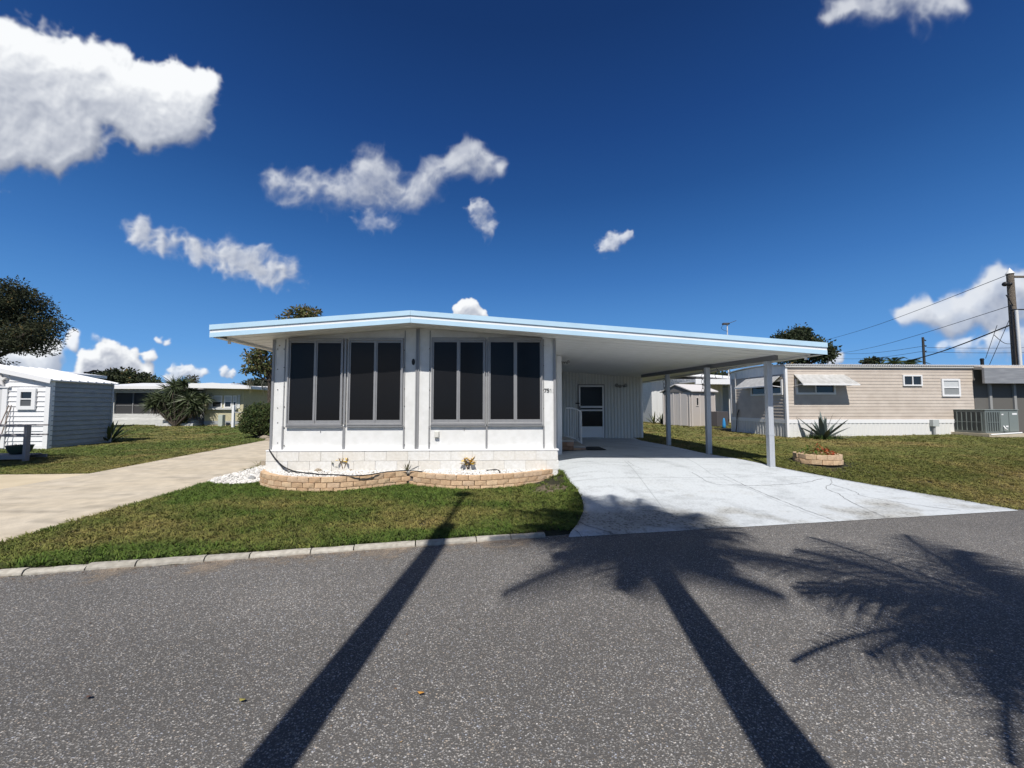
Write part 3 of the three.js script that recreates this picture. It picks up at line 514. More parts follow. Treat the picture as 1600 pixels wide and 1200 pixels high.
  part(door, 'frame', [span(0, 0.05, 0, dh, 0, 0.035), span(dw - 0.05, dw, 0, dh, 0, 0.035), span(0.05, dw - 0.05, dh - 0.05, dh, 0, 0.035), span(0.05, dw - 0.05, yy(638.5), yy(636), 0.004, 0.03), span(0.05, dw - 0.05, yy(643.5), yy(641.5), 0.004, 0.03)], M.whiteTrim);
  part(door, 'kick_panel', span(0.052, dw - 0.052, 0.01, yy(668), 0.002, 0.022), M.whiteTrim);
  part(door, 'pane', span(0.052, dw - 0.052, yy(635.5), dh - 0.052, 0.002, 0.012), M.screen); part(door, 'pane', span(0.052, dw - 0.052, yy(667.5), yy(644), 0.002, 0.012), M.screen); part(door, 'pane', span(0.052, dw - 0.052, yy(641), yy(639), 0.002, 0.012), M.screen);
  part(door, 'jamb', [span(-0.035, -0.004, -0.01, dh + 0.04, 0, 0.02), span(dw + 0.004, dw + 0.035, -0.01, dh + 0.04, 0, 0.02), span(-0.004, dw + 0.004, dh + 0.004, dh + 0.04, 0, 0.02)], std({ color: rgb(0.22, 0.22, 0.22) }));
  part(door, 'handle', [rspan(-0.13, 0.02, yy(632.5), yy(630.8), 0.04, 0.06, 0.004), rspan(0.01, 0.04, yy(642), yy(636), 0.036, 0.07, 0.006)], M.blackMetal);
  // twin flood lamp on the utility wall and one on the corner of the house
  const lampMat = std({ color: rgb(0.25, 0.25, 0.24), roughness: 0.5 });
  const flood = (p, s) => { const g = new THREE.Group(); g.name = 'flood_lamp'; g.position.copy(p); house.add(g); part(g, 'mount', new THREE.CylinderGeometry(0.05 * s, 0.05 * s, 0.03, 14).rotateX(Math.PI / 2), lampMat); for (const k of [-1, 1]) part(g, 'lamp_head', [rod(V(0, 0, 0.01), V(0.07 * k * s, 0.03, 0.07), 0.012), new THREE.CylinderGeometry(0.055 * s, 0.03 * s, 0.11 * s, 14).rotateX(Math.PI / 2.4).rotateY(0.5 * k).translate(0.11 * k * s, 0.01, 0.11)], lampMat); };
  const fp = hp(969, 603.5, VU - 0.06); flood(fp.setZ(zU + 0.035), 1.25); const fp2 = hp(880.5, 567.5, 10.3); flood(fp2, 0.8);
  shared.house = { R2, zU, under, beamY, posts, yc, skL, skR };
}
const houseAt = (x, y, z) => house.localToWorld(V(x, y, z));
// ---------------------------------------------------------------- planting bed in front of the house
const TOP = 0.36;
const curveA = [[428, 731], [411, 733.5], [408, 738], [432, 743.5], [470, 746], [520, 746], [570, 742.8], [610, 738.8], [636, 736.6]].map(([x, y]) => atHeight(x, y, TOP));
const curveB = [[639, 736.6], [668, 740], [710, 742.8], [752, 742.8], [800, 740], [838, 736.2], [858, 733.6], [871.5, 731.6]].map(([x, y]) => atHeight(x, y, TOP));
const bedPoly = [];
{
  const tones = [[0.80, 0.57, 0.36], [0.72, 0.50, 0.31], [0.84, 0.62, 0.40], [0.76, 0.56, 0.38]];
  const brickTex = mottle(256, [205, 200, 196], [255, 255, 255], 16, 5, 111, 0.3);
  M.bricks = tones.map((t) => std({ color: rgb(...t), map: brickTex, bumpMap: grainBump, bumpScale: 0.006, roughness: 0.95 }));
  const variants = [0, 1, 2].map((s) => {                              // a split-faced block: rough front, sawn sides
    const g = new THREE.BoxGeometry(1, 1, 1, 4, 2, 1), p = g.attributes.position;
    for (let i = 0; i < p.count; i++) if (p.getZ(i) > 0.4) { const x = p.getX(i), y = p.getY(i), e = Math.max(Math.abs(x), Math.abs(y)) > 0.45; p.setZ(i, 0.5 - (e ? 0.06 : 0) + (hash2(Math.round(x * 8), Math.round(y * 8), s * 5 + 1) - 0.5) * 0.14); }
    g.computeVertexNormals(); return metric(g, 0.3);
  });
  const rnd = mulberry(22);
  function blockWall(root, pts, courses, len, h, depth, closed = false) {
    const curve = new THREE.CatmullRomCurve3(pts, closed, 'centripetal'), total = curve.getLength();
    const n = Math.max(2, Math.round(total / len)), step = 1 / n;
    for (let c = 0; c < courses; c++) for (let k = 0; k < n; k++) {
      const u = (k + 0.5 + (c % 2 ? 0.5 : 0)) * step; if (!closed && u > 1) continue;
      const p = curve.getPointAt(closed ? u % 1 : u), t = curve.getTangentAt(closed ? u % 1 : u), m = part(root, 'block', variants[Math.floor(rnd() * 3)], M.bricks[Math.floor(rnd() * 4)]);
      m.scale.set(total / n - 0.011, h - 0.010, depth); m.position.set(p.x, p.y - h * (c + 0.5), p.z).sub(root.position); m.rotation.y = Math.atan2(-t.z, t.x) + (rnd() - 0.5) * 0.03;
      const out = V(-t.z, 0, t.x).multiplyScalar(-depth * 0.5 + c * 0.006 + (rnd() - 0.5) * 0.006); m.position.add(out);
      m.rotation.x = (rnd() - 0.5) * 0.02; m.position.y += (rnd() - 0.5) * 0.003;
    }
  }
  M.blockWall = blockWall;
  for (const [pts, label] of [[curveA, 'curved tan block edging with the black cable draped over it'], [curveB, 'curved tan block edging that ends at the painted driveway']]) {
    const mid = pts[Math.floor(pts.length / 2)], root = thing('block_edging', label, 'edging', [mid.x, 0, mid.z], 0, undefined);
    blockWall(root, pts, 4, 0.2, 0.086, 0.12);
  }
  // the bed behind the edging: soil filled nearly to the top, then white marble chips
  const inner = [curveA, curveB].flatMap((pts) => { const c = new THREE.CatmullRomCurve3(pts, false, 'centripetal'), out = []; for (let i = 1; i < 30; i++) { const p = c.getPoint(i / 30), t = c.getTangent(i / 30); out.push(p.addScaledVector(V(-t.z, 0, t.x).normalize(), -0.09)); } return out; });
  const wl = houseAt(shared.house.skL, 0, 0.05), wr = houseAt(shared.house.skR, 0, 0.05);
  for (const p of inner) bedPoly.push([p.x, -p.z]); bedPoly.push([wr.x, -wr.z], [wl.x, -wl.z]);
  const bed = new THREE.ExtrudeGeometry(shapeOf(bedPoly), { depth: 0.3, bevelEnabled: false }).rotateX(-Math.PI / 2).translate(0, 0.335 - 0.3, 0);
  M.bedSoil = std({ color: rgb(0.30, 0.285, 0.26), map: mottle(256, [120, 118, 114], [255, 255, 255], 32, 4, 117, 0.5), roughness: 1 });
  struct('planting_bed', bed, M.bedSoil, 'raised gravel bed along the block skirting of the house', 'bed');
}
const inside = (poly, x, y) => { let c = false; for (let i = 0, j = poly.length - 1; i < poly.length; j = i++) { const [xi, yi] = poly[i], [xj, yj] = poly[j]; if ((yi > y) !== (yj > y) && x < (xj - xi) * (y - yi) / (yj - yi) + xi) c = !c; } return c; };
const planOf = (pts) => pts.map((p) => [p.x, -p.z]);
const chipPatch = planOf(trace([[322, 753], [345, 745], [375, 738], [412, 728], [440, 724], [440, 745], [412, 752], [395, 756], [365, 758], [340, 757]]));
{
  const g = new THREE.IcosahedronGeometry(1, 0), p = g.attributes.position; for (let i = 0; i < p.count; i++) { const k = 0.75 + 0.5 * hash2(Math.round(p.getX(i) * 50), Math.round(p.getY(i) * 50) + Math.round(p.getZ(i) * 70), 3); p.setXYZ(i, p.getX(i) * k * 1.15, p.getY(i) * k * 0.7, p.getZ(i) * k * 0.9); } g.computeVertexNormals();
  M.marble = std({ color: rgb(0.80, 0.79, 0.77), roughness: 0.8 });
  const rnd = mulberry(31);
  function scatter(poly, y, spacing, label) {
    const xs = poly.map((q) => q[0]), ds = poly.map((q) => q[1]), list = [];
    for (let x = Math.min(...xs); x < Math.max(...xs); x += spacing) for (let d = Math.min(...ds); d < Math.max(...ds); d += spacing) { const X = x + (rnd() - 0.5) * spacing * 1.3, D = d + (rnd() - 0.5) * spacing * 1.3; if (inside(poly, X, D)) list.push([X, D]); }
    const im = new THREE.InstancedMesh(g, M.marble, list.length), m = new THREE.Matrix4(), q = new THREE.Quaternion(), c = new THREE.Color();
    list.forEach(([X, D], i) => { const s = 0.013 + 0.014 * Math.pow(rnd(), 2); q.setFromEuler(new THREE.Euler(rnd() * 0.6, rnd() * 6.28, rnd() * 0.6)); m.compose(V(X, y(X, D) + rnd() * 0.012, -D), q, V(s * 1.1, s, s)); im.setMatrixAt(i, m); const k = 0.62 + 0.42 * rnd(); im.setColorAt(i, c.setRGB(k, k * 0.985, k * 0.96)); });
    im.name = numbered('gravel'); im.castShadow = im.receiveShadow = true; scene.add(im); tag(im, label, 'gravel', undefined, 'stuff');
  }
  scatter(bedPoly, () => 0.34, 0.034, 'white marble chips filling the raised bed at the house');
  scatter(chipPatch, (x, d) => ground(x, d) + 0.010, 0.034, 'white marble chips spilling between drive and lawn');
  const sheet = new THREE.ExtrudeGeometry(shapeOf(chipPatch), { depth: 0.02, bevelEnabled: false }).rotateX(-Math.PI / 2); const sp = sheet.attributes.position; for (let i = 0; i < sp.count; i++) sp.setY(i, sp.getY(i) - 0.016 + ground(sp.getX(i), -sp.getZ(i))); sheet.computeVertexNormals();
  struct('gravel_patch', sheet, M.bedSoil, 'soil under the white chips beside the beige drive', 'ground');
}
// rocks
M.rock = std({ color: rgb(0.50, 0.43, 0.34), map: mottle(256, [150, 145, 140], [255, 255, 255], 16, 5, 121, 0.3), bumpMap: grainBump, bumpScale: 0.01, roughness: 0.95 });
function rock(label, pos, s, seed, mat = M.rock, group) {
  const g = new THREE.IcosahedronGeometry(1, 2), p = g.attributes.position; for (let i = 0; i < p.count; i++) { const v = V(p.getX(i), p.getY(i), p.getZ(i)), n = 0.75 + 0.5 * fbm(v.x * 1.6 + 5 + v.z, v.y * 1.6 + 5, 3, seed); p.setXYZ(i, v.x * n * s[0], Math.max(-0.3, v.y * n) * s[1], v.z * n * s[2]); } g.computeVertexNormals();
  return solo('rock', label, 'rock', metric(g), mat, [pos.x, pos.y, pos.z], group);
}
rock('tan lump of rock lying in the white gravel bed', atHeight(497, 736, 0.35), [0.075, 0.05, 0.05], 3);
rock('small grey-tan stone beside the yellow lily plant in the gravel', atHeight(549, 735, 0.35), [0.04, 0.03, 0.03], 8);
rock('grey wedge of broken concrete on the marble chips by the lawn', onGround(393, 748, 0.02), [0.07, 0.06, 0.05], 11, std({ color: rgb(0.28, 0.28, 0.28), roughness: 0.95 }));
// black cable from under the wall corner along the bed
{
  const P = (x, y, h = 0.372) => atHeight(x, y, h), w = (x, y) => houseAt(...hp(x, y, VW - 0.14).toArray());
  const m = thing('cable', 'black cable hanging off the house corner and lying along the gravel bed', 'cable', [-3.6, 0.35, -7]);
  const mk = (pts, r) => tube(pts.map((p) => p.clone().sub(m.position)), r, 60, 6);
  part(m, 'cable_run', mk([w(420.5, 702), w(424, 708), w(433, 720), w(443, 729), w(452, 733.5), P(466, 737.5), P(487, 739.5), P(500, 741), P(530, 742), P(548, 743.5), P(575, 742), P(605, 737.4, 0.378), P(636, 735.4, 0.38), P(660, 737.0, 0.38)], 0.011), M.blackMetal);
  part(m, 'cable_tail', mk([w(433.5, 719), w(440, 729), w(446, 735), P(452, 737), P(466, 737.5)], 0.007), M.blackMetal);
  const h = thing('cable', 'short dark loop of cable lying loose on the white gravel', 'cable', [0, 0.36, -7]);
  part(h, 'cable_run', tube([[760, 735], [768, 734.6], [774, 734], [779, 735], [781, 738]].map(([x, y]) => P(x, y, 0.362).sub(h.position)), 0.013, 20, 6), M.blackMetal);
}

// ---------------------------------------------------------------- leaves, plants, trees
class Leaves {
  constructor() { this.p = []; this.c = []; this.i = []; }
  blade(b, dir, side, len, w, bend = V(0, 0, 0), col = [1, 1, 1], seg = 2, shape = (t) => 1 - t) {      // a curved strip from b
    const n0 = this.p.length / 3, s = side.clone().normalize(), d = dir.clone().normalize();
    for (let k = 0; k <= seg; k++) { const t = k / seg, q = b.clone().addScaledVector(d, len * t).addScaledVector(bend, t * t), h = w * shape(t) / 2; this.p.push(q.x + s.x * h, q.y + s.y * h, q.z + s.z * h, q.x - s.x * h, q.y - s.y * h, q.z - s.z * h); this.c.push(...col, ...col); if (k < seg) { const a = n0 + 2 * k; this.i.push(a, a + 1, a + 2, a + 1, a + 3, a + 2); } }
  }
  leaf(b, dir, side, len, w, col) {                                    // a pointed oval of two faces folded at the midrib
    const n0 = this.p.length / 3, d = dir.clone().normalize(), s = side.clone().normalize(), u = d.clone().cross(s).multiplyScalar(w * 0.18), m = b.clone().addScaledVector(d, len * 0.5), e = b.clone().addScaledVector(d, len);
    for (const q of [b, m.clone().addScaledVector(s, w / 2).add(u), e, m.clone().addScaledVector(s, -w / 2).add(u)]) { this.p.push(q.x, q.y, q.z); this.c.push(...col); }
    this.i.push(n0, n0 + 1, n0 + 2, n0, n0 + 2, n0 + 3);
  }
  geo() { const g = new THREE.BufferGeometry(); g.setAttribute('position', new THREE.Float32BufferAttribute(this.p, 3)); g.setAttribute('color', new THREE.Float32BufferAttribute(this.c, 3)); g.setIndex(this.i); const f = g.toNonIndexed(); f.computeVertexNormals(); return f; }
}
const rdir = (r) => { const z = r() * 2 - 1, a = r() * 6.2832, k = Math.sqrt(1 - z * z); return V(k * Math.cos(a), z, k * Math.sin(a)); };
M.foliage = phys({ vertexColors: true, roughness: 0.6, side: THREE.DoubleSide, transmission: 0.22, thickness: 0, specularIntensity: 0.5 });
M.foliage.roughness = 0.95;
M.leafDark = std({ vertexColors: true, roughness: 0.55, side: THREE.DoubleSide });
M.bark = std({ color: rgb(0.13, 0.105, 0.085), map: mottle(256, [130, 125, 120], [255, 255, 255], 16, 5, 131, 0.6), bumpMap: grainBump, bumpScale: 0.02, roughness: 1 });
function tree(name, label, pos, o) {
  // o: trunk (list of points from the base), r0, limbs to each blob; blobs [x,y,z,rx,ry,rz,clumps]; leaf size; tint
  const t = thing(name, label, 'tree', pos.toArray(), 0, o.group), rnd = mulberry(o.seed), L = new Leaves(), wood = [];
  const top = o.trunk[o.trunk.length - 1];
  for (let i = 0; i < o.trunk.length - 1; i++) wood.push(rod(o.trunk[i], o.trunk[i + 1], o.r0 * (1 - 0.5 * i / (o.trunk.length - 1)), o.r0 * (1 - 0.5 * (i + 1) / (o.trunk.length - 1)), 9));
  for (const [x, y, z, rx, ry, rz, n] of o.blobs) {
    const c = V(x, y, z); wood.push(tube([top.clone(), top.clone().lerp(c, 0.5).add(V((rnd() - 0.5) * rx * 0.4, -ry * 0.15, (rnd() - 0.5) * rz * 0.4)), c], o.r0 * 0.28, 8, 5));
    for (let k = 0; k < n; k++) {
      const d = rdir(rnd), rr = Math.pow(rnd(), 0.42), q = c.clone().add(V(d.x * rx * rr, d.y * ry * rr, d.z * rz * rr)), tone = (0.65 + 0.7 * rnd());
      if (k % 9 === 0) wood.push(rod(c.clone().lerp(q, 0.15), q, o.r0 * 0.10, o.r0 * 0.03, 4));
      const axis = rdir(rnd); axis.y = Math.abs(axis.y) * 0.4; const cs = o.clump * (0.6 + 0.8 * rnd());
      for (let j = 0; j < o.leaves; j++) {
        const off = rdir(rnd).multiplyScalar(cs * Math.pow(rnd(), 0.5)); off.y *= 0.6;
        const b = q.clone().add(off), dir = off.clone().normalize().add(rdir(rnd).multiplyScalar(0.8)), s = rdir(rnd).cross(dir), f = tone * (0.75 + 0.5 * rnd());
        const m = rnd() < (o.old ?? 0.05) ? o.oldTint ?? [0.2, 0.14, 0.05] : o.tint;
        L.leaf(b, dir, s, o.leaf * (0.7 + 0.6 * rnd()), o.leaf * (o.wide ?? 0.5), [m[0] * f, m[1] * f, m[2] * f]);
      }
    }
  }
  part(t, 'trunk', metric(merge(wood)), M.bark); part(t, 'crown', L.geo(), M.foliage);
  if (o.moss) { const ml = new Leaves(); for (const [x, y, z] of o.moss) for (let k = 0; k < 26; k++) ml.blade(V(x + (rnd() - 0.5) * 0.25, y + (rnd() - 0.5) * 0.2, z + (rnd() - 0.5) * 0.25), V((rnd() - 0.5) * 0.3, -1, (rnd() - 0.5) * 0.3), rdir(rnd).setY(0), 0.35 + 0.6 * rnd(), 0.03, V((rnd() - 0.5) * 0.2, 0, 0), [0.17, 0.17, 0.13]); part(t, 'hanging_moss', ml.geo(), M.foliage); }
  return t;
}
// small plants of the bed
function rosette(name, label, pos, n, len, w, tilt, tint, seed, o = {}) {
  const t = thing(name, label, o.category ?? 'plant', pos.toArray(), 0, o.group), rnd = mulberry(seed);
  for (let k = 0; k < n; k++) {
    const L = new Leaves(), a = k * 2.399 + rnd() * 0.5, e = lerp(tilt[0], tilt[1], (k + rnd()) / n), d = V(Math.cos(a) * Math.cos(e), Math.sin(e), Math.sin(a) * Math.cos(e)), s = V(-Math.sin(a), 0, Math.cos(a)), f = 0.75 + 0.5 * rnd(), l = len * (0.7 + 0.45 * rnd());
    const c = tint.map((q) => q * f), bend = V(0, -(o.droop ?? 0.15) * l, 0), shape = o.shape ?? ((t) => Math.pow(1 - t, 0.7) * (0.7 + 0.9 * t));
    L.blade(V(d.x * 0.02, 0, d.z * 0.02), d, s, l, w, bend, c, 5, shape);
    if (o.thick) { const up = d.clone().cross(s).multiplyScalar(w * 0.22); L.blade(V(d.x * 0.02, 0, d.z * 0.02).sub(up), d, s.clone().multiplyScalar(1), l, w * 0.72, bend.clone().add(up), c.map((q) => q * 1.0), 5, shape); }
    part(t, 'leaf', L.geo(), o.mat ?? M.leafDark);
  }
  return t;
}
{
  const y = 0.34;
  // croton with yellow leaves
  const rnd = mulberry(51);
  function leafy(name, label, pos, h, n, tints, size, o = {}) {
    const t = thing(name, label, 'plant', pos.toArray()), st = [];
    for (let k = 0; k < (o.stems ?? 3); k++) { const a = k * 2.1 + 0.4; st.push([V(0, 0, 0), V(Math.cos(a) * h * 0.15, h * 0.45, Math.sin(a) * h * 0.15), V(Math.cos(a) * h * 0.3, h * (0.8 + 0.2 * rnd()), Math.sin(a) * h * 0.3)]); }
    part(t, 'stem', st.map((s) => tube(s, 0.008, 8, 5)), std({ color: rgb(0.16, 0.10, 0.05), roughness: 0.9 }));
    for (let k = 0; k < n; k++) { const L = new Leaves(), s = st[k % st.length], q = new THREE.CatmullRomCurve3(s).getPoint(0.35 + 0.65 * rnd()), d = rdir(rnd); d.y = Math.abs(d.y) * 0.8 - 0.1; const c = tints[Math.floor(rnd() * tints.length)]; L.leaf(q, d, V(d.z, 0.3 * (rnd() - 0.5), -d.x), size * (0.7 + 0.6 * rnd()), size * 0.42, c); part(t, 'leaf', L.geo(), M.leafDark); }
    return t;
  }
  const gold = [[0.78, 0.55, 0.06], [0.80, 0.62, 0.16], [0.66, 0.42, 0.08], [0.30, 0.2, 0.06]];
  leafy('croton_plant', 'yellow-leaved croton in the gravel in front of the outlet cover', atHeight(731, 735, y), 0.27, 34, gold, 0.14, { stems: 5 });
  leafy('lily_plant', 'small yellow-flowered plant in the gravel below the first pair of windows', atHeight(537, 736, y), 0.3, 11, [[0.72, 0.46, 0.03], [0.74, 0.50, 0.05], [0.36, 0.22, 0.08], [0.74, 0.52, 0.08]], 0.11, { stems: 3 });
  leafy('sprout', 'thin green two-leaved sprout beside the yellow-flowered plant', atHeight(524, 735.5, y), 0.2, 6, [[0.10, 0.16, 0.05], [0.16, 0.2, 0.08]], 0.1, { stems: 2 });
  rosette('aloe', 'small spiky aloe where the two block edgings meet', atHeight(636.5, 735, 0.35), 9, 0.22, 0.03, [0.5, 1.3], [0.11, 0.11, 0.05], 53, { droop: 0.03 });
  rosette('weed', 'dry spidery weed beside the house corner and the beige drive', onGround(404, 729, 0.01), 12, 0.34, 0.012, [0.2, 1.0], [0.26, 0.25, 0.12], 54, { droop: 0.2 });
  rock('round tan stone tucked against the house corner by the drive', onGround(411, 726, 0.02), [0.12, 0.09, 0.1], 17);
  // planter ring on the lawn by the front carport post
  const c = onGround(1277, 722); shared.ring = { x: c.x, d: -c.z }; const ring = thing('round_planter', 'ring of tan blocks holding red and green plants beside the front carport post', 'planter', [c.x, c.y, c.z]);
  const R = 0.42, pts = []; for (let k = 0; k < 16; k++) { const a = k / 16 * 6.2832; pts.push(V(c.x + Math.cos(a) * R, c.y + 0.19, c.z - Math.sin(a) * R)); }
  M.blockWall(ring, pts, 2, 0.19, 0.1, 0.13, true);
  part(ring, 'soil', new THREE.CylinderGeometry(R - 0.02, R - 0.02, 0.16, 24).translate(0, 0.07, 0), std({ color: rgb(0.10, 0.075, 0.05), roughness: 1 }));
  const bushL = new Leaves(), redL = new Leaves();
  for (let k = 0; k < 420; k++) { const a = rnd() * 6.28, rr = R * 0.85 * Math.sqrt(rnd()), red = Math.cos(a) * rr > -0.02 && rnd() < 0.75, q = V(Math.cos(a) * rr, 0.15 + 0.2 * rnd() * (1.15 - rr / R), Math.sin(a) * rr); const d = rdir(rnd); (red ? redL : bushL).leaf(q, d, rdir(rnd), 0.07, 0.04, red ? [0.26 + 0.12 * rnd(), 0.06 + 0.04 * rnd(), 0.03] : [0.10 + 0.1 * rnd(), 0.13 + 0.08 * rnd(), 0.04]); }
  const pr = c.clone().add(V(0, 0, 0)); const gp = thing('bedding_plant', 'leafy green plant in the round block planter', 'plant', pr.toArray()); part(gp, 'foliage', bushL.geo(), M.foliage);
  const rp = thing('bedding_plant', 'rusty red plant in the round block planter', 'plant', pr.toArray()); part(rp, 'foliage', redL.geo(), M.foliage);
  // agave in front of the beige home
  const ag = onGround(1287, 686);
  rosette('agave', 'large blue-grey agave on the lawn in front of the beige home', ag, 26, 1.0, 0.15, [0.1, 1.5], [0.12, 0.155, 0.145], 57, { droop: 0.03, thick: true, shape: (t) => t < 0.55 ? 0.75 + 0.45 * t : (1 - t) * 2.2 });
  const fringe = new Leaves(); for (let k = 0; k < 500; k++) { const a = rnd() * 6.28, r = 0.15 + 0.4 * rnd(); fringe.blade(V(Math.cos(a) * r, 0, Math.sin(a) * r), V((rnd() - 0.5), 1.5, (rnd() - 0.5)), rdir(rnd), 0.1 + 0.12 * rnd(), 0.02, V(0, 0, 0), [0.06, 0.10, 0.02]); }
  const fr = thing('weed', 'tall grass grown up round the foot of the agave', 'weed', ag.toArray()); part(fr, 'grass_blades', fringe.geo(), M.foliage);
  // bird of paradise by the utility shed
  rosette('strappy_plant', 'dark strap-leaved plant at the corner of the utility shed', onGround(170, 692), 26, 0.85, 0.10, [0.35, 1.45], [0.06, 0.085, 0.035], 58, { droop: 0.12, shape: (t) => t < 0.4 ? 0.25 + 0.2 * t : t < 0.75 ? 1 : (1 - t) * 4 });
}
// ---------------------------------------------------------------- steps, rail, mat under the carport
{
  const H = shared.house, at = (px, py, v) => onPlane(house, px, py, zv(v));
  const v0 = 10.25, a = at(878.5, 705, v0), b = at(896.5, 705, v0), c2 = at(915.5, 705, v0), y0 = SLAB + 0.012, yU = at(890, 687.5, v0).y, yL = at(905, 696.5, v0).y;
  const root = thing('door_steps', 'two low brick steps with a white rail at the side door', 'steps', houseAt(a.x, y0, a.z).toArray(), TH);
  const x1 = b.x - a.x, x2 = c2.x - a.x, D = 1.15, hu = yU - y0, hl = yL - y0, rb = mulberry(66);
  const brickM = [std({ color: rgb(0.42, 0.25, 0.16), map: mottle(256, [160, 155, 150], [255, 255, 255], 16, 5, 141, 0.3), roughness: 0.95 }), std({ color: rgb(0.46, 0.30, 0.20), roughness: 0.95 }), std({ color: rgb(0.38, 0.24, 0.17), roughness: 0.95 })];
  const slabM = std({ color: rgb(0.36, 0.34, 0.31), roughness: 0.9 });
  const stack = (xa, xb, h, courses) => { const ch = (h - 0.05) / courses; for (let k = 0; k < courses; k++) { const xm = xa + (xb - xa) * (k % 2 ? 0.42 : 0.58); for (const [p, q] of [[xa, xm - 0.004], [xm + 0.004, xb]]) part(root, 'brick', rspan(p, q, k * ch + 0.002, (k + 1) * ch - 0.004, -D, 0, 0.005), brickM[Math.floor(rb() * 3)]); } part(root, 'tread', rspan(xa - 0.005, xb + 0.005, h - 0.05, h, -D - 0.01, 0.012, 0.006), slabM); };
  stack(0, x1, hu, 2); stack(x1 + 0.006, x2, hl, 1);
  const zr = -D + 0.05, rail = new THREE.Group(); rail.name = 'rail'; root.add(rail);
  const tx = (px, py) => { const p = at(px, py, v0 - zr); return V(p.x - a.x, p.y - y0, zr); };
  const p0 = tx(884, 637.5), p1 = tx(893, 637.5), p2 = tx(908, 643.5), foot = tx(908, 694), low0 = tx(884, 682), low1 = tx(893, 683), low2 = tx(907.5, 691);
  part(rail, 'handrail', tube([p0, p1, p1.clone().lerp(p2, 0.5).add(V(0, 0.02, 0)), p2], 0.018, 20, 8), M.whiteTrim); part(rail, 'bottom_rail', tube([low0, low1, low2], 0.012, 12, 6), M.whiteTrim);
  for (let k = 0; k < 7; k++) { const t = k / 6, x = lerp(p0.x, p2.x - 0.03, t), yt = x < p1.x ? p1.y : lerp(p1.y, p2.y, (x - p1.x) / (p2.x - p1.x)), yb2 = x < low1.x ? low1.y : lerp(low1.y, low2.y, (x - low1.x) / (low2.x - low1.x)); part(rail, 'baluster', rod(V(x, yb2, zr), V(x, yt, zr), 0.009, 0.009, 6), M.whiteTrim); }
  part(rail, 'newel', rod(V(p2.x, 0.0, zr), p2.clone(), 0.02, 0.02, 8), M.whiteTrim);
  const ma = at(916.5, 705.5, v0 + 0.05), g = solo('door_mat', 'black rubber mat lying beside the brick steps', 'mat', new RoundedBoxGeometry(0.5, 0.014, 0.75, 2, 0.006), std({ color: rgb(0.02, 0.02, 0.021), roughness: 0.95, bumpMap: grainBump, bumpScale: 0.01 }), houseAt(ma.x + 0.26, SLAB + 0.004 + 0.012, ma.z - 0.35).toArray()); g.rotation.y = TH;
  // wire hangers swinging from the carport beam
  for (const [px, pv, len, lab] of [[1097.5, 10.0, 0.62, 'black wire plant hanger on the carport beam beside the middle post'], [1037.5, 12.2, 0.62, 'black wire plant hanger on the carport beam beside the rear post'], [1119.5, 9.5, 0.28, 'short empty wire hook on the carport beam between front and middle posts']]) {
    const p = at(px, 580, pv), yt = H.beamY(p.x) - 0.05, t = thing('wire_hanger', lab, 'hanger', houseAt(p.x, yt, p.z).toArray(), TH);
    part(t, 'hook', tube([V(0, 0.0, 0), V(0.035, -0.04, 0), V(0.03, -0.1, 0), V(-0.03, -0.13, 0), V(-0.035, -0.2, 0), V(0, -0.25, 0)], 0.007, 24, 5), M.blackMetal);
    for (let k = 0; k < Math.floor((len - 0.25) / 0.12); k++) part(t, 'link', new THREE.TorusGeometry(0.045, 0.006, 5, 14).scale(0.75, 1.4, 1).rotateY(k % 2 ? 1.4 : 0.2).translate(0, -0.30 - k * 0.115, 0), M.blackMetal);
  }
}
// ---------------------------------------------------------------- the beige home across the lawn
M.beige = std({ color: rgb(0.63, 0.555, 0.48), roughness: 0.6, map: mottle(512, [228, 226, 224], [255, 255, 255], 12, 5, 151, 3) });
M.beigeB = std({ color: rgb(0.62, 0.54, 0.465), roughness: 0.6, map: M.beige.map });
M.skirt = std({ color: rgb(0.78, 0.78, 0.77), roughness: 0.6, map: mottle(512, [222, 220, 214], [255, 255, 255], 10, 5, 153, 2.5) });
M.awning = std({ color: rgb(0.66, 0.66, 0.655), roughness: 0.5, map: mottle(256, [200, 198, 192], [255, 255, 255], 10, 5, 157, 1) });
function sashWindow(root, x0, x1, y0, y1, z, o = {}) {                 // a framed window on a wall facing +z
  const g = new THREE.Group(); g.name = 'window'; g.position.set((x0 + x1) / 2, y0, z); root.add(g); const w = (x1 - x0) / 2, h = y1 - y0, f = o.f ?? 0.06;
  part(g, 'frame', [span(-w, w, 0, f, 0, 0.045), span(-w, w, h - f, h, 0, 0.045), span(-w, -w + f, f, h - f, 0, 0.045), span(w - f, w, f, h - f, 0, 0.045), o.slide ? span(-0.018, 0.018, f, h - f, 0, 0.04) : span(-w + f, w - f, h / 2 - 0.018, h / 2 + 0.018, 0, 0.04)], o.mat ?? M.whiteTrim);
  const cells = o.slide ? [[-w + f + 0.002, -0.019, f + 0.002, h - f - 0.002], [0.019, w - f - 0.002, f + 0.002, h - f - 0.002]] : [[-w + f + 0.002, w - f - 0.002, f + 0.002, h / 2 - 0.019], [-w + f + 0.002, w - f - 0.002, h / 2 + 0.019, h - f - 0.002]];
  cells.forEach(([a, b, c, d], i) => part(g, 'pane', span(a, b, c, d, 0.004, 0.018), o.glass?.[i] ?? M.glass));
  return g;
}
M.blind = std({ color: rgb(0.55, 0.57, 0.58), roughness: 0.7 }); M.blindGrey = std({ color: rgb(0.26, 0.275, 0.28), roughness: 0.7 });
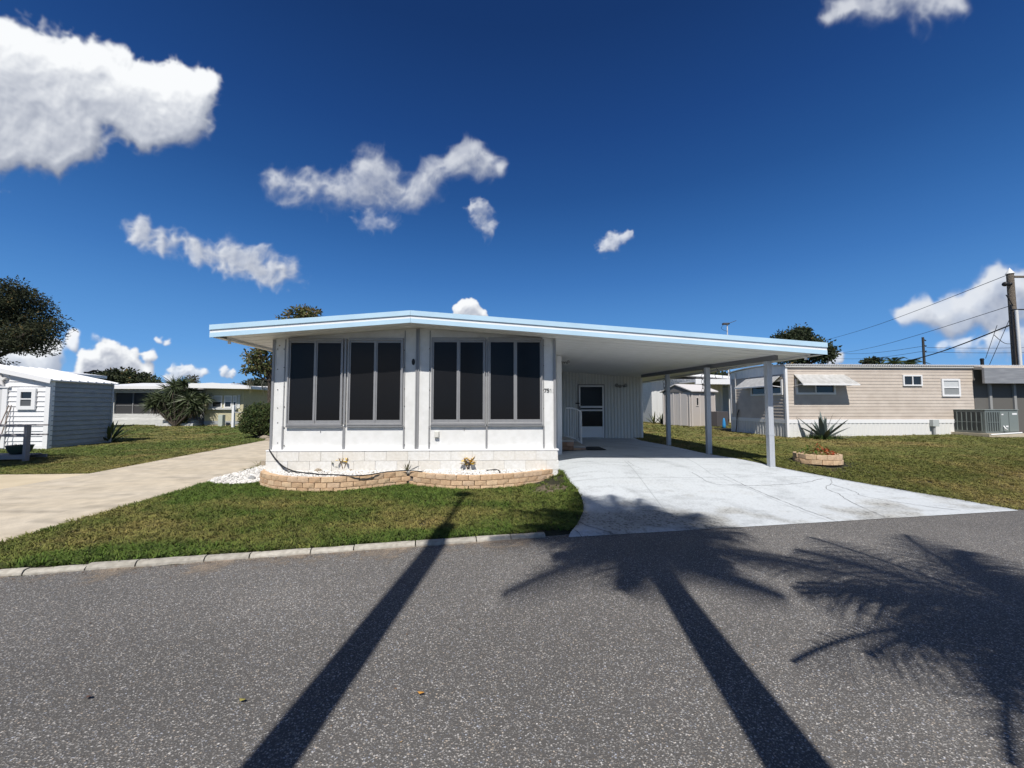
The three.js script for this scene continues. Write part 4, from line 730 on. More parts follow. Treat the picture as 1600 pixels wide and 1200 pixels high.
{
  const c = onGround(1231, 684), t = thing('beige_home', 'beige clapboard mobile home with white skirting and two window awnings', 'house', c.toArray(), 3 * Math.PI / 180);
  const P = (px, py, z = 0) => onPlane(t, px, py, z), S = (px, py) => onSide(t, px, py, 0);
  const yS = P(1240, 661.5).y, yT = P(1240, 655.5).y, yE = P(1240, 571.5).y, W = P(1521, 620).x, D = -S(1143.5, 640).z, g0 = -0.08;
  part(t, 'core', prismX([[0, g0], [0, yE - 0.03], [-D * 0.25, yE + 0.06], [-D / 2, yE + 0.09], [-D * 0.75, yE + 0.06], [-D, yE - 0.03], [-D, g0]].map(([z, y]) => [z - 0.004 * 0, y]), 0.004, W + 7).translate(0, 0, -0.003), M.beigeB);
  part(t, 'skirting', ribbed(0.07, W - 0.02, g0, yS, 0.16, 0.014, 0.006), M.skirt);
  part(t, 'skirting', ribbed(0.0, D, g0, yS, 0.16, 0.014, 0).rotateY(-Math.PI / 2).translate(-0.006, 0, -D), M.skirt);
  part(t, 'base_trim', [span(0.05, W, yS, yT, 0.002, 0.03), span(-0.03, -0.002, yS, yT, -D, -0.05)], M.whiteTrim);
  const bh = 0.118; let k = 0;
  for (let y = yT; y < yE - 0.09; y += bh, k++) { const h = Math.min(bh, yE - 0.07 - y); part(t, 'siding_board', metric(lap(0.05, W, y, h, 0.015)), k % 3 ? M.beige : M.beigeB); }
  const band = yE - 0.30; k = 0;
  for (let y = yT; y < band; y += bh, k++) part(t, 'siding_board', metric(lap(0, D - 0.02, y, Math.min(bh, band - y), 0.024)).rotateY(-Math.PI / 2).translate(-0.002, 0, -D), k % 3 ? M.beigeB : M.beige);
  part(t, 'gable_band', ribbed(0.0, D, band + 0.003, (x) => yE + 0.085 * (1 - Math.pow((x - D / 2) / (D / 2), 2)) - 0.01, 0.2, 0.008, 0).rotateY(-Math.PI / 2).translate(-0.008, 0, -D), M.skirt);
  part(t, 'corner_trim', [span(-0.034, 0.05, g0, yE - 0.04, -0.05, 0.034)], M.whiteTrim); part(t, 'corner_trim', span(-0.034, 0.02, g0, yE - 0.06, -D - 0.02, -D + 0.05), M.whiteTrim);
  const arc = []; for (let i = 0; i <= 10; i++) { const u = i / 10; arc.push([0.09 - u * (D + 0.18), yE + 0.1 * (1 - Math.pow(2 * u - 1, 2))]); }
  part(t, 'roof', prismX([...arc.map(([z, y]) => [z, y + 0.03]), ...arc.slice().reverse()], -0.09, W + 7), std({ color: rgb(0.62, 0.61, 0.58), roughness: 0.6 }));
  const scal = []; for (let x = 0; x < W + 4; x += 0.09) scal.push(new THREE.CylinderGeometry(0.024, 0.024, 0.05, 6, 1, true).rotateX(Math.PI / 2).translate(x, yE + 0.04, 0.09)); part(t, 'roof_edge', scal, M.whiteTrim);
  part(t, 'drip_rail', span(-0.05, W, yE - 0.06, yE - 0.012, 0.004, 0.075), M.gutter);
  const win = (x0, x1, y0, y1, o) => { const a = P(x0, y1, 0.03), b = P(x1, y0, 0.03); return sashWindow(t, a.x, b.x, a.y, b.y, 0.012, o); };
  win(1243.5, 1304.5, 592, 616.5, { slide: true, f: 0.075, glass: [M.blindGrey, M.glass] }); win(1411, 1440, 586, 603, { slide: true, f: 0.05 }); win(1472, 1499, 592, 619.5, { f: 0.07, glass: [M.blindGrey, M.blind] });
  { const a = S(1175, 617), b = S(1224, 603), g = sashWindow(t, 0, Math.abs(b.z - a.z), 0, Math.abs(S(1200, 596).y - S(1200, 617).y) + 0.05, 0, { slide: true, f: 0.07 }); g.position.set(-0.014, Math.min(a.y, S(1224, 617).y), (a.z + b.z) / 2); g.rotation.y = -Math.PI / 2; const kids = g.children; for (const m of kids) m.geometry.translate(-0 * 1, 0, 0); const wd = Math.abs(b.z - a.z) / 2; for (const m of kids) m.position.x = 0; }
  // awnings: louvred aluminium slats on a hinged frame
  function awning(x0, x1, yTop, drop, out, z, spread) {
    const g = new THREE.Group(); g.name = 'awning'; t.add(g); const n = 7, slope = V(0, -drop, out).normalize();
    for (let i = 0; i < n; i++) { const u = (i + 0.5) / n, s = spread * u, yy = yTop - drop * u, zz = z + out * u, b = new THREE.BoxGeometry(x1 - x0 + 2 * s, 0.008, Math.hypot(drop, out) / n + 0.02).rotateX(Math.atan2(drop, out) - 0.1).translate((x0 + x1) / 2, yy, zz); part(g, 'slat', metric(b), M.awning); }
    part(g, 'awning_edge', span(x0 - spread, x1 + spread, yTop - drop - 0.045, yTop - drop, z + out - 0.012, z + out + 0.012), M.whiteTrim);
    part(g, 'awning_arm', [bar(V(x0 - spread * 0.9, yTop - drop, z + out - 0.02), V(x0 - spread * 0.2, yTop - drop - 0.05, z), 0.02), bar(V(x1 + spread * 0.9, yTop - drop, z + out - 0.02), V(x1 + spread * 0.2, yTop - drop - 0.05, z), 0.02)], M.whiteTrim);
    return g;
  }
  { const a = P(1240, 585), b = P(1318, 585); awning(a.x, b.x, a.y, 0.38, 0.52, 0.02, 0.1); }
  { const a = S(1166, 590), b = S(1222, 590), g = awning(-Math.abs(a.z - b.z) / 2 + 0.05, Math.abs(a.z - b.z) / 2 - 0.05, 0, 0.38, 0.5, 0.02, 0.08); g.rotation.y = -Math.PI / 2; g.position.set(0, P(1240, 586).y, (a.z + b.z) / 2); }
  // meter box, conduit, hose bib by the corner
  const mb = P(1455.5, 661); const mbx = part(t, 'meter_box', rspan(mb.x - 0.12, mb.x + 0.12, mb.y - 0.12, mb.y + 0.13, 0.03, 0.16, 0.01), std({ color: rgb(0.45, 0.48, 0.47), roughness: 0.5 })); part(mbx, 'conduit', rod(V(mb.x, 0, 0.08), V(mb.x, mb.y - 0.12, 0.08), 0.04, 0.04, 8), std({ color: rgb(0.33, 0.34, 0.34), roughness: 0.6 }));
  const cz = S(1152, 640).z; part(t, 'conduit', [rod(V(-0.05, 0.6, cz), V(-0.05, yE - 0.02, cz), 0.018, 0.018, 6)], M.gutter); part(t, 'cable_drop', tube([V(-0.05, 1.0, cz + 0.2), V(-0.07, 0.75, cz + 0.1), V(-0.08, 0.3, cz + 0.05), V(-0.1, 0.0, cz)], 0.02, 14, 6), M.dark);
  // porch at the far end: deep header and dark screened bays
  const W2 = P(1700, 620).x, ph = P(1560, 600).y, pu = P(1560, 578).y;
  part(t, 'porch_header', span(W + 0.02, W2, pu + 0.05, yE - 0.015, 0.03, 0.3), M.beige); part(t, 'porch_gutter', span(W - 0.06, W2, ph, pu + 0.04, 0.35, 0.42), M.alu);
  part(t, 'porch_roof', span(W + 0.05, W2, pu + 0.0, pu + 0.05, -0.4, 0.36), M.gutter);
  part(t, 'porch_screen', span(W + 0.02, W2, g0 + 0.3, pu + 0.1, 0.002, 0.012), std({ color: rgb(0.12, 0.115, 0.105), roughness: 0.8 }));
  part(t, 'porch_base', span(W + 0.02, W2, g0, g0 + 0.32, 0.013, 0.04), std({ color: rgb(0.12, 0.10, 0.095), roughness: 0.8 }));
  for (const px of [1545, 1583, 1625]) { const x = P(px, 620).x; part(t, 'porch_post', span(x - 0.05, x + 0.05, g0 + 0.3, ph + 0.1, 0.013, 0.07), std({ color: rgb(0.30, 0.30, 0.29), roughness: 0.6 })); }
  shared.beige = t;
  // packaged air conditioner on a pad
  const ap = P(1541, 679, 0.95), aw = t.localToWorld(V(ap.x, ap.y, 0.95)), ac = thing('air_conditioner', 'grey packaged air conditioner on a pad beside the beige home', 'air conditioner', aw.toArray(), 3 * Math.PI / 180);
  const acM = std({ color: rgb(0.165, 0.19, 0.185), roughness: 0.45, metalness: 0.1 }), acL = std({ color: rgb(0.195, 0.225, 0.215), roughness: 0.45 }), fin = std({ color: rgb(0.05, 0.06, 0.06), roughness: 0.6 });
  const aW = 1.25, aH = 0.84, aD = 1.08;
  part(ac, 'cabinet', rspan(0, aW, 0.04, aH, -aD, 0, 0.02), acM); part(ac, 'lid', rspan(-0.02, aW + 0.02, aH + 0.001, aH + 0.035, -aD - 0.02, 0.02, 0.012), acL);
  part(ac, 'pad', span(-0.15, aW + 0.2, -0.08, 0.038, -aD - 0.15, 0.2), M.concrete);
  const gr = (x0, x1, nn, name, turn) => { const g = new THREE.Group(); g.name = name; ac.add(g); part(g, 'coil', span(x0, x1, 0.12, aH - 0.06, 0.002, 0.006), fin); const bars = []; for (let i = 0; i <= nn; i++) { const x = lerp(x0, x1, i / nn); bars.push(span(x - 0.012, x + 0.012, 0.12, aH - 0.06, 0.007, 0.022)); } bars.push(span(x0, x1, aH * 0.5, aH * 0.5 + 0.02, 0.023, 0.03)); part(g, 'guard', bars, acL); return g; };
  gr(0.06, 0.5, 5, 'front_grille'); const sd = gr(0.1, aD - 0.1, 6, 'side_grille'); sd.rotation.y = -Math.PI / 2; sd.position.set(-0.001, 0, -aD);
  part(ac, 'access_panel', rspan(0.55, 0.86, 0.1, aH - 0.04, 0.002, 0.014, 0.004), acL); part(ac, 'access_panel', rspan(0.88, aW - 0.03, 0.1, aH - 0.04, 0.002, 0.014, 0.004), acL);
  part(ac, 'rating_plate', span(1.0, 1.18, aH - 0.15, aH - 0.09, 0.0145, 0.017), M.whiteTrim); part(ac, 'rating_plate', span(0.6, 0.67, aH - 0.16, aH - 0.12, 0.0145, 0.017), M.whiteTrim); part(ac, 'rating_plate', span(0.74, 0.83, 0.26, 0.31, 0.0145, 0.017), M.whiteTrim);
  part(ac, 'drain_pipe', tube([V(0.64, 0.3, 0.02), V(0.64, 0.2, 0.08), V(0.7, 0.18, 0.08)], 0.018, 8, 6), M.whiteTrim);
  const dp = t.localToWorld(V(ap.x - 0.3, ap.y + 0.02, 1.3)); const pipe = solo('drain_pipe', 'white plastic pipe lying in front of the air conditioner', 'pipe', rod(V(0, 0, 0), V(1.0, 0.07, 0.05), 0.025, 0.025, 8), M.whiteTrim, dp.toArray());
}
// blue jug leaning at the far corner of the beige home
{ const p = onGround(1139, 669); const b = thing('blue_tarp_roll', 'bright blue rolled tarp standing at the corner of the beige home', 'tarp', [p.x - 0.25, p.y, p.z]); part(b, 'roll', new THREE.LatheGeometry([[0.001, 0], [0.14, 0.01], [0.16, 0.2], [0.12, 0.5], [0.07, 0.72], [0.001, 0.75]].map(([x, y]) => new THREE.Vector2(x * 0.55, y * 0.7)), 12), std({ color: rgb(0.03, 0.25, 0.55), roughness: 0.5 })); }

// ---------------------------------------------------------------- resin garden shed behind the carport posts
{
  const c = onGround(1081, 667), t = thing('garden_shed', 'small taupe resin garden shed with double doors seen between the carport posts', 'shed', c.toArray(), 0.42);
  const w = 1.9, d = 2.1, h = 1.95, body = std({ color: rgb(0.47, 0.43, 0.40), roughness: 0.6 }), dk = std({ color: rgb(0.16, 0.15, 0.145), roughness: 0.6 }), lt = std({ color: rgb(0.56, 0.52, 0.49), roughness: 0.6 });
  part(t, 'body', span(0, w, 0, h, -d, 0), body);
  part(t, 'door_panel', rspan(-0.03, -0.002, 0.05, h - 0.12, -d * 0.5 + 0.01, -0.25, 0.008), lt); part(t, 'door_panel', rspan(-0.03, -0.002, 0.05, h - 0.12, -d + 0.2, -d * 0.5 - 0.01, 0.008), lt);
  for (const z of [-0.1, -0.75, -1.25, -d + 0.08]) part(t, 'rib', rspan(-0.045, -0.001, 0.02, h - 0.05, z - 0.035, z + 0.035, 0.008), lt);
  for (const x of [0.06, 0.66, 1.28, w - 0.06]) part(t, 'rib', rspan(x - 0.035, x + 0.035, 0.02, h - 0.02, 0.001, 0.025, 0.008), lt);
  const win = new THREE.Group(); win.name = 'window'; t.add(win); part(win, 'frame', [span(0.36, 0.56, 1.15, 1.2, 0.001, 0.03), span(0.36, 0.56, 1.6, 1.65, 0.001, 0.03), span(0.36, 0.39, 1.2, 1.6, 0.001, 0.03), span(0.53, 0.56, 1.2, 1.6, 0.001, 0.03)], lt); part(win, 'pane', span(0.392, 0.528, 1.202, 1.598, 0.002, 0.01), M.glass);
  const ov = 0.12; part(t, 'roof', prismX([[ov, h + 0.002], [-d / 2, h + 0.42], [-d - ov, h + 0.002], [-d - ov, h + 0.05], [-d / 2, h + 0.48], [ov, h + 0.05]], -ov, w + ov), std({ color: rgb(0.62, 0.60, 0.58), roughness: 0.6 }));
  part(t, 'gable', prismX([[0.02, h + 0.003], [-d / 2, h + 0.4], [-d - 0.02, h + 0.003]], -0.05, 0.06), dk);
  part(t, 'eave', span(-0.1, w + 0.1, h - 0.02, h + 0.004, 0.026, 0.13), dk);
  const s = solo('storage_box', 'dark grey box standing against the taupe garden shed', 'box', new RoundedBoxGeometry(0.9, 0.85, 0.7, 2, 0.02), std({ color: rgb(0.075, 0.07, 0.075), roughness: 0.7 }), [c.x + 1.55, c.y + 0.42, c.z - 0.25]); s.rotation.y = 0.42;
}
// ---------------------------------------------------------------- generic neighbour home of flat boards
function neighbour(label, p0, turn, w, d, h, wallMat, o = {}) {
  const t = thing(o.name ?? 'neighbour_home', label, 'house', p0.toArray(), turn, undefined);
  part(t, 'wall', metric(span(0, w, -0.2, h, -d, 0)), wallMat);
  part(t, 'roof', prismZ([[-0.35, h + 0.002], [w / 2, h + (o.rise ?? 0.25)], [w + 0.35, h + 0.002], [w + 0.35, h + 0.16], [w / 2, h + (o.rise ?? 0.25) + 0.16], [-0.35, h + 0.16]], -d - 0.3, o.over ?? 0.5), M.whiteTrim);
  return t;
}
{ // white homes seen through the carport
  const ww = std({ color: rgb(0.72, 0.725, 0.72), roughness: 0.7, map: stucco }), gw = std({ color: rgb(0.48, 0.52, 0.55), roughness: 0.7 });
  const a = atDepth(1019, 663, 27); const t = neighbour('white neighbour home behind the resin shed with ribbed front', V(a.x, a.y, a.z), 0.12, 5.2, 8, 3.1, ww, { rise: 0.18, over: 0.7 });
  part(t, 'cladding', ribbed(0, 5.2, -0.15, 3.05, 0.4, 0.03, 0.004), ww); const b = new THREE.Group(); sashWindow(t, 0.9, 1.7, 1.2, 2.1, 0.036); part(t, 'meter_box', rspan(1.05, 1.35, 1.6, 2.0, 0.04, 0.2, 0.02), M.gutter);
  part(t, 'carport_fascia', [span(1.8, 9.5, 2.62, 2.95, 2.2, 2.3)], M.whiteTrim); part(t, 'carport_roof', span(1.8, 9.5, 2.75, 2.85, -3, 2.195), M.whiteTrim); part(t, 'carport_back', span(5.25, 9.5, -0.1, 2.7, -3.2, -3.1), gw);
  part(t, 'carport_post', span(5.6, 5.7, -0.15, 2.62, 2.1, 2.2), M.whiteTrim); part(t, 'carport_post', span(9.3, 9.4, -0.15, 2.62, 2.1, 2.2), M.whiteTrim);
  const e = atDepth(1000, 662, 32), u = neighbour('grey-blue neighbour porch beyond the white ribbed home', V(e.x - 4, e.y, e.z), 0.05, 5.4, 6, 2.5, ww, { rise: 0.15 });
  part(u, 'porch_wall', span(3.2, 5.38, -0.1, 0.95, 0.003, 0.06), gw); sashWindow(u, 3.5, 4.2, 1.1, 2.2, 0.003); sashWindow(u, 4.5, 5.1, 1.0, 2.2, 0.003, { glass: [M.blind, M.glass] });
  for (const [px, h, lab, s] of [[1022, 0.9, 'low strappy plant at the corner of the white ribbed home', 71], [1034, 0.8, 'pale upright plant before the wall of the white ribbed home', 72]]) { const q = atDepth(px, 664, 25.5); rosette('strappy_plant', lab, V(q.x, ground(q.x, 25.5), q.z), 14, h, 0.12, [0.5, 1.5], [0.12, 0.14, 0.06], s, { droop: 0.1 }); }
}
// ---------------------------------------------------------------- the white shed on the far side of the drive
{
  const c = onGround(73, 702), t = thing('utility_shed', 'utility shed with white lapped front, side coloured darker to stand for shade and white metal roof', 'shed', c.toArray(), 4 * Math.PI / 180);
  const P = (x, y) => onPlane(t, x, y, 0), S = (x, y) => onSide(t, x, y, 0), h = P(76, 594).y, W = 4.6, D = -S(174, 645).z, yb = 0.1, bh = 0.152, kx = Math.tan(6.2 * Math.PI / 180);
  const wl = std({ color: rgb(0.77, 0.77, 0.775), roughness: 0.5 }), sideShade = std({ color: rgb(0.36, 0.375, 0.365), roughness: 0.55, map: mottle(256, [225, 226, 228], [255, 255, 255], 12, 4, 163, 1.5) });  // side siding has its shade put into the colour, darker than the sunlit front
  const rise = 0.5, topAt = (x) => h + Math.min(-x, W / 2) * rise / (W / 2) - Math.max(0, -x - W / 2) * rise / (W / 2);
  part(t, 'core', prismZ([[-W + 0.01, 0], [-0.01, 0], [-0.01, h - 0.02], [-W / 2, h + rise - 0.04], [-W + 0.01, h - 0.02]], -D + 0.01, -0.004), wl);
  part(t, 'base_trim', [span(-W, 0.02, -0.06, yb, 0, 0.03)], M.whiteTrim); part(t, 'base_trim', span(0.001, 0.03, -0.06, yb, -D, 0), sideShade);
  let k = 0; const yTopF = P(40, 592).y;
  for (let y = yb; y < h + rise - 0.1; y += bh, k++) {
    const half = y + bh > h ? W / 2 * (1 - (y + bh - h) / rise) : W / 2; if (half < 0.3) break;
    part(t, 'siding_board', lap(-W / 2 - half + 0.02, -W / 2 + half - (half === W / 2 ? 0.1 : 0), y, bh, 0.03), wl);
    if (y < h - 0.05) part(t, 'side_board', metric(lap(0, D - 0.06, y, Math.min(bh, h - 0.03 - y), 0.045)).rotateY(Math.PI / 2).translate(0.002, 0, -0.03), sideShade);
  }
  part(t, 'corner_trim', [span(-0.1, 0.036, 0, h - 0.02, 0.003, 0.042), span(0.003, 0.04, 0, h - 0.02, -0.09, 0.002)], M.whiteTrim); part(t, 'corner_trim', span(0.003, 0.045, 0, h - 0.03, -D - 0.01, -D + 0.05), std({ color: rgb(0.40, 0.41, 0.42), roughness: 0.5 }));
  // roof sheets with standing ribs
  const roofM = std({ color: rgb(0.80, 0.80, 0.80), roughness: 0.4 }), th = 0.03, ov = 0.12;
  for (const s of [-1, 1]) { const x0 = s > 0 ? ov : -W - ov, dy = -ov * rise / (W / 2); part(t, 'roof_sheet', prismZ([[x0, h + dy], [-W / 2 - s * 0.0, h + rise], [-W / 2, h + rise + th], [x0, h + dy + th]], -D - 0.1, 0.14), roofM); }
  const ribs = []; for (let z = 0.1; z > -D - 0.1; z -= 0.28) ribs.push(bar(V(ov, h - ov * rise / (W / 2) + th + 0.012, z), V(-W / 2, h + rise + th + 0.012, z), 0.05, 0.03)); part(t, 'roof_rib', ribs, roofM);
  part(t, 'verge_trim', [bar(V(ov + 0.01, h - 0.04, 0.142), V(-W / 2, h + rise - 0.01, 0.142), 0.02, 0.13), bar(V(-W - ov, h - 0.04, 0.142), V(-W / 2, h + rise - 0.01, 0.142), 0.02, 0.13)], M.whiteTrim);
  const a = P(29, 640), b = P(60, 607); sashWindow(t, a.x, b.x, a.y, b.y, 0.03, { f: 0.11, glass: [std({ color: rgb(0.10, 0.105, 0.11), roughness: 0.5 }), M.glass] });
  const dx = P(9.5, 650).x; part(t, 'door_trim', [span(dx - 0.09, dx + 0.05, 0.05, P(10, 606).y, 0.03, 0.06), span(dx - 1.2, dx + 0.12, P(10, 606).y, P(10, 604).y, 0.03, 0.09)], M.whiteTrim); part(t, 'door', span(dx - 1.15, dx - 0.09, 0.04, P(10, 606.5).y, 0.03, 0.05), std({ color: rgb(0.60, 0.60, 0.59), roughness: 0.5 }));
  const sp = P(4, 594), star = []; for (let i = 0; i < 10; i++) { const r = i % 2 ? 0.09 : 0.21, q = i * Math.PI / 5 + Math.PI / 2; star.push([Math.cos(q) * r, Math.sin(q) * r]); }
  const st = thing('star_ornament', 'pale metal star hung over the utility shed door', 'ornament', t.localToWorld(V(sp.x, sp.y, 0.07)).toArray(), 4 * Math.PI / 180); part(st, 'star', new THREE.ExtrudeGeometry(shapeOf(star), { depth: 0.02, bevelEnabled: true, bevelSize: 0.01, bevelThickness: 0.015, bevelSegments: 1 }), std({ color: rgb(0.72, 0.70, 0.68), roughness: 0.5 }));
  // two garden tools leaning by the door
  for (const [px, lab] of [[18, 'thin rusty-handled rake leaning by the shed door'], [14, 'grey hoe leaning against the shed wall']]) { const p = P(px, 693), q = P(px + 1, 633), o = thing('garden_tool', lab, 'tool', t.localToWorld(V(p.x, 0, 0.4)).toArray(), 4 * Math.PI / 180); part(o, 'handle', rod(V(-0.1 + (px - 14) * 0.03, 0, 0), V(0, q.y, -0.33), 0.015, 0.012, 6), std({ color: rgb(0.22, 0.17, 0.14), roughness: 0.8 })); part(o, 'head', span(-0.22 + (px - 14) * 0.03, 0.02 + (px - 14) * 0.03, -0.01, 0.03, 0, 0.05), M.blackMetal); }
  // low slatted rack with a green pot
  const r0 = onGround(40, 721), rk = thing('slatted_rack', 'weathered grey slatted rack standing on the grass before the utility shed', 'rack', r0.toArray(), 3 * Math.PI / 180), gm = std({ color: rgb(0.36, 0.35, 0.36), roughness: 0.8, map: mottle(256, [190, 188, 188], [255, 255, 255], 12, 5, 167, 0.5) });
  const rh = atDepth(40, 663.5, -r0.z).y - r0.y, L2 = 2.2;
  for (const [x, z] of [[0, 0], [-L2, 0], [-L2, -0.34]]) part(rk, 'leg', span(x - 0.04, x + 0.035, -0.05, rh, z - 0.045, z + 0.045), gm);
  for (const z of [0.047, -0.387]) { part(rk, 'rail', span(-L2, 0.06, rh - 0.045, rh - 0.005, z, z + (z > 0 ? 0.03 : -0.03)), gm); part(rk, 'rail', span(-L2, 0.06, rh * 0.68, rh * 0.68 + 0.04, z, z + (z > 0 ? 0.03 : -0.03)), gm); part(rk, 'rail', span(-L2, 0.06, 0.06, 0.14, z, z + (z > 0 ? 0.03 : -0.03)), gm); }
  for (let i = 0; i < 5; i++) part(rk, 'shelf_slat', span(-L2 + 0.05, 0.0, 0.142, 0.165, -0.36 + i * 0.082, -0.295 + i * 0.082), gm);
  const pp = rk.localToWorld(V(-0.33, 0.168, -0.16)), pot = thing('flower_pot', 'wide dark green pot on the slatted rack', 'pot', pp.toArray()); part(pot, 'bowl', new THREE.LatheGeometry([[0.001, 0], [0.15, 0], [0.2, 0.08], [0.235, 0.2], [0.25, 0.21], [0.235, 0.215], [0.21, 0.17], [0.001, 0.16]].map(([x, y]) => new THREE.Vector2(x, y)), 20), std({ color: rgb(0.03, 0.055, 0.05), roughness: 0.4 })); const dl = new Leaves(), rr = mulberry(4); for (let i = 0; i < 60; i++) dl.blade(V((rr() - 0.5) * 0.3, 0.17, (rr() - 0.5) * 0.3), V(rr() - 0.5, 1, rr() - 0.5), rdir(rr), 0.1, 0.015, V(0, 0, 0), [0.16, 0.13, 0.08]); part(pot, 'dry_plant', dl.geo(), M.foliage);
  // larger roof standing behind the shed
  const bk = atDepth(70, 640, 21), bt = neighbour('white-roofed home standing close behind the utility shed', V(bk.x - 8, ground(bk.x, 21), bk.z), 0.05, 8, 2.2, atDepth(70, 586, 21).y - ground(bk.x, 21), std({ color: rgb(0.70, 0.70, 0.69), roughness: 0.7 }), { rise: 0.5 });
}
// ---------------------------------------------------------------- homes at the back of the left lawn
{
  const cream = std({ color: rgb(0.62, 0.57, 0.38), roughness: 0.7, map: stucco }), white = std({ color: rgb(0.76, 0.765, 0.76), roughness: 0.7, map: stucco });
  const D1 = 27, gy = ground(-24, 27), a = atDepth(168, 666, D1), b = atDepth(320, 660, D1);
  const t = thing('screened_home', 'white home with a long dark screened porch behind the spiky yucca', 'house', [a.x, gy, a.z], 0.06);
  const P = (x, y) => onPlane(t, x, y, 0), w = P(321, 640).x, h = P(250, 612).y, ys = P(250, 646.5).y, yt = P(250, 614).y;
  part(t, 'wall', [span(0, w, -0.2, ys, -6, 0), span(0, 0.35, ys, h, -6, 0), span(0.36, w, ys, h, -6, -0.6)], white);
  part(t, 'base_step', span(-0.02, w, -0.2, P(250, 655).y, 0.004, 0.06), white); part(t, 'header', span(-0.1, w + 0.02, yt, h + 0.15, 0.004, 0.1), white);
  part(t, 'roof', [prismX([[0.7, h + 0.16], [-3, h + 0.6], [-6.5, h + 0.2], [-6.5, h + 0.35], [-3, h + 0.75], [0.7, h + 0.36]], -0.4, w + 0.3)], M.whiteTrim);
  const scr = std({ color: rgb(0.05, 0.05, 0.053), roughness: 0.6 }), n = 5;
  for (let k = 0; k < n; k++) { const x0 = 0.4 + (w - 0.5) * k / n, x1 = 0.4 + (w - 0.5) * (k + 1) / n; part(t, 'screen_panel', span(x0, x1 - 0.08, ys + 0.01, yt - 0.01, -0.1, -0.08), scr); part(t, 'mullion', span(x1 - 0.07, x1 - 0.01, ys, yt, -0.12, -0.03), M.alu); part(t, 'screen_bar', span(x0, x1 - 0.08, ys + 0.55, ys + 0.58, -0.078, -0.06), M.alu); }
  const st = thing('porch_step', 'low white step in front of the screened porch', 'step', [P(312, 660).x + a.x - 0.2, gy, a.z + 1.2]); part(st, 'tread', rspan(-1.2, 1.2, 0, 0.2, -0.5, 0.3, 0.02), white); part(st, 'riser', rspan(-1.0, 1.0, 0.202, 0.4, -0.5, 0, 0.02), white);
  // cream home with the bow window
  const c = thing('cream_home', 'cream yellow home with a white triple window under a flat roof', 'house', [atDepth(319, 660, 26).x, gy, -26], 0.05), Q = (x, y) => onPlane(c, x, y, 0), cw = Q(380, 640).x, ch = Q(350, 607).y;
  part(c, 'wall', metric(prismZ([[0, -0.2], [cw, -0.2], [cw, ch], [0, ch]], -7, 0)), cream); part(c, 'skirt_line', span(0, cw + 0.01, 0.12, 0.34, 0.003, 0.02), std({ color: rgb(0.35, 0.37, 0.38), roughness: 0.8 }));
  part(c, 'roof', prismZ([[-0.5, ch + 0.002], [cw + 0.9, ch - 0.06], [cw + 0.9, ch + 0.12], [cw * 0.4, ch + 0.34], [-0.5, ch + 0.26]], -7, 0.8), M.whiteTrim);
  const sh = Q(331, 637), s1 = Q(348, 618); sashWindow(c, sh.x, s1.x, sh.y, s1.y, 0.01, { f: 0.06, glass: [M.glass, M.blind] }); sashWindow(c, Q(350.5, 637).x, Q(362.5, 637).x, sh.y, s1.y, 0.01, { f: 0.06, glass: [M.glass, M.blind] }); sashWindow(c, Q(364, 637).x, Q(370, 637).x, sh.y, s1.y, 0.01, { f: 0.05, glass: [M.glass, M.blind] });
  part(c, 'shutter', span(Q(326.5, 637).x, Q(330.3, 637).x, sh.y - 0.03, s1.y + 0.05, 0.003, 0.03), white); part(c, 'shutter', span(Q(371, 637).x, Q(375, 637).x, sh.y - 0.03, s1.y + 0.05, 0.003, 0.03), white); part(c, 'window_shelf', span(Q(328, 638).x, Q(372, 638).x, sh.y - 0.12, sh.y - 0.03, 0.003, 0.18), white);
  part(c, 'corner_trim', span(cw - 0.1, cw + 0.02, -0.1, ch - 0.1, 0.003, 0.03), cream);
  // third home with the lattice
  const e = thing('lattice_home', 'cream home with a white lattice panel and dark porch behind the round bush', 'house', [atDepth(378, 650, 31).x, gy, -31], 0.03), E = (x, y) => onPlane(e, x, y, 0), ew = 7, eh = E(400, 612).y;
  part(e, 'wall', [span(0, ew, -0.2, E(400, 633).y, -5, 0), span(0, ew, E(400, 633).y, eh, -5, -1.8)], cream); part(e, 'roof', prismZ([[-0.6, eh], [ew + 0.6, eh], [ew + 0.6, eh + 0.5], [-0.6, eh + 0.36]], -5, 0.6), M.whiteTrim);
  sashWindow(e, E(386, 630).x, E(394.5, 630).x, E(386, 631).y, E(386, 616).y, -1.79, { slide: true }); 
  const la = E(399.5, 636), lb = E(407, 617), lat = []; for (let k = -8; k < 10; k++) { const s = (lb.x - la.x), hgt = lb.y - la.y; for (const sg of [1, -1]) { const x0 = la.x + k * 0.09, p = V(x0, la.y, 0.01 * sg), q = V(x0 + sg * hgt, lb.y, 0.01 * sg); const cl = (u) => p.clone().lerp(q, u); let u0 = 0, u1 = 1; if (sg > 0) { u0 = Math.max(0, (la.x - x0) / hgt); u1 = Math.min(1, (lb.x - x0) / hgt); } else { u0 = Math.max(0, (x0 - lb.x) / hgt); u1 = Math.min(1, (x0 - la.x) / hgt); } if (u1 > u0 + 0.02) lat.push(bar(cl(u0), cl(u1), 0.03, 0.012)); } } part(e, 'lattice', lat, M.whiteTrim);
  // posts and gate on the lawn
  const po = onGround(346, 666.5), hh = atDepth(346, 648, -po.z).y - po.y; solo('short_post', 'short grey-green utility stub on the back lawn', 'post', rspan(-0.14, 0.14, 0, hh, -0.14, 0.14, 0.02), std({ color: rgb(0.42, 0.46, 0.41), roughness: 0.8 }), po.toArray());
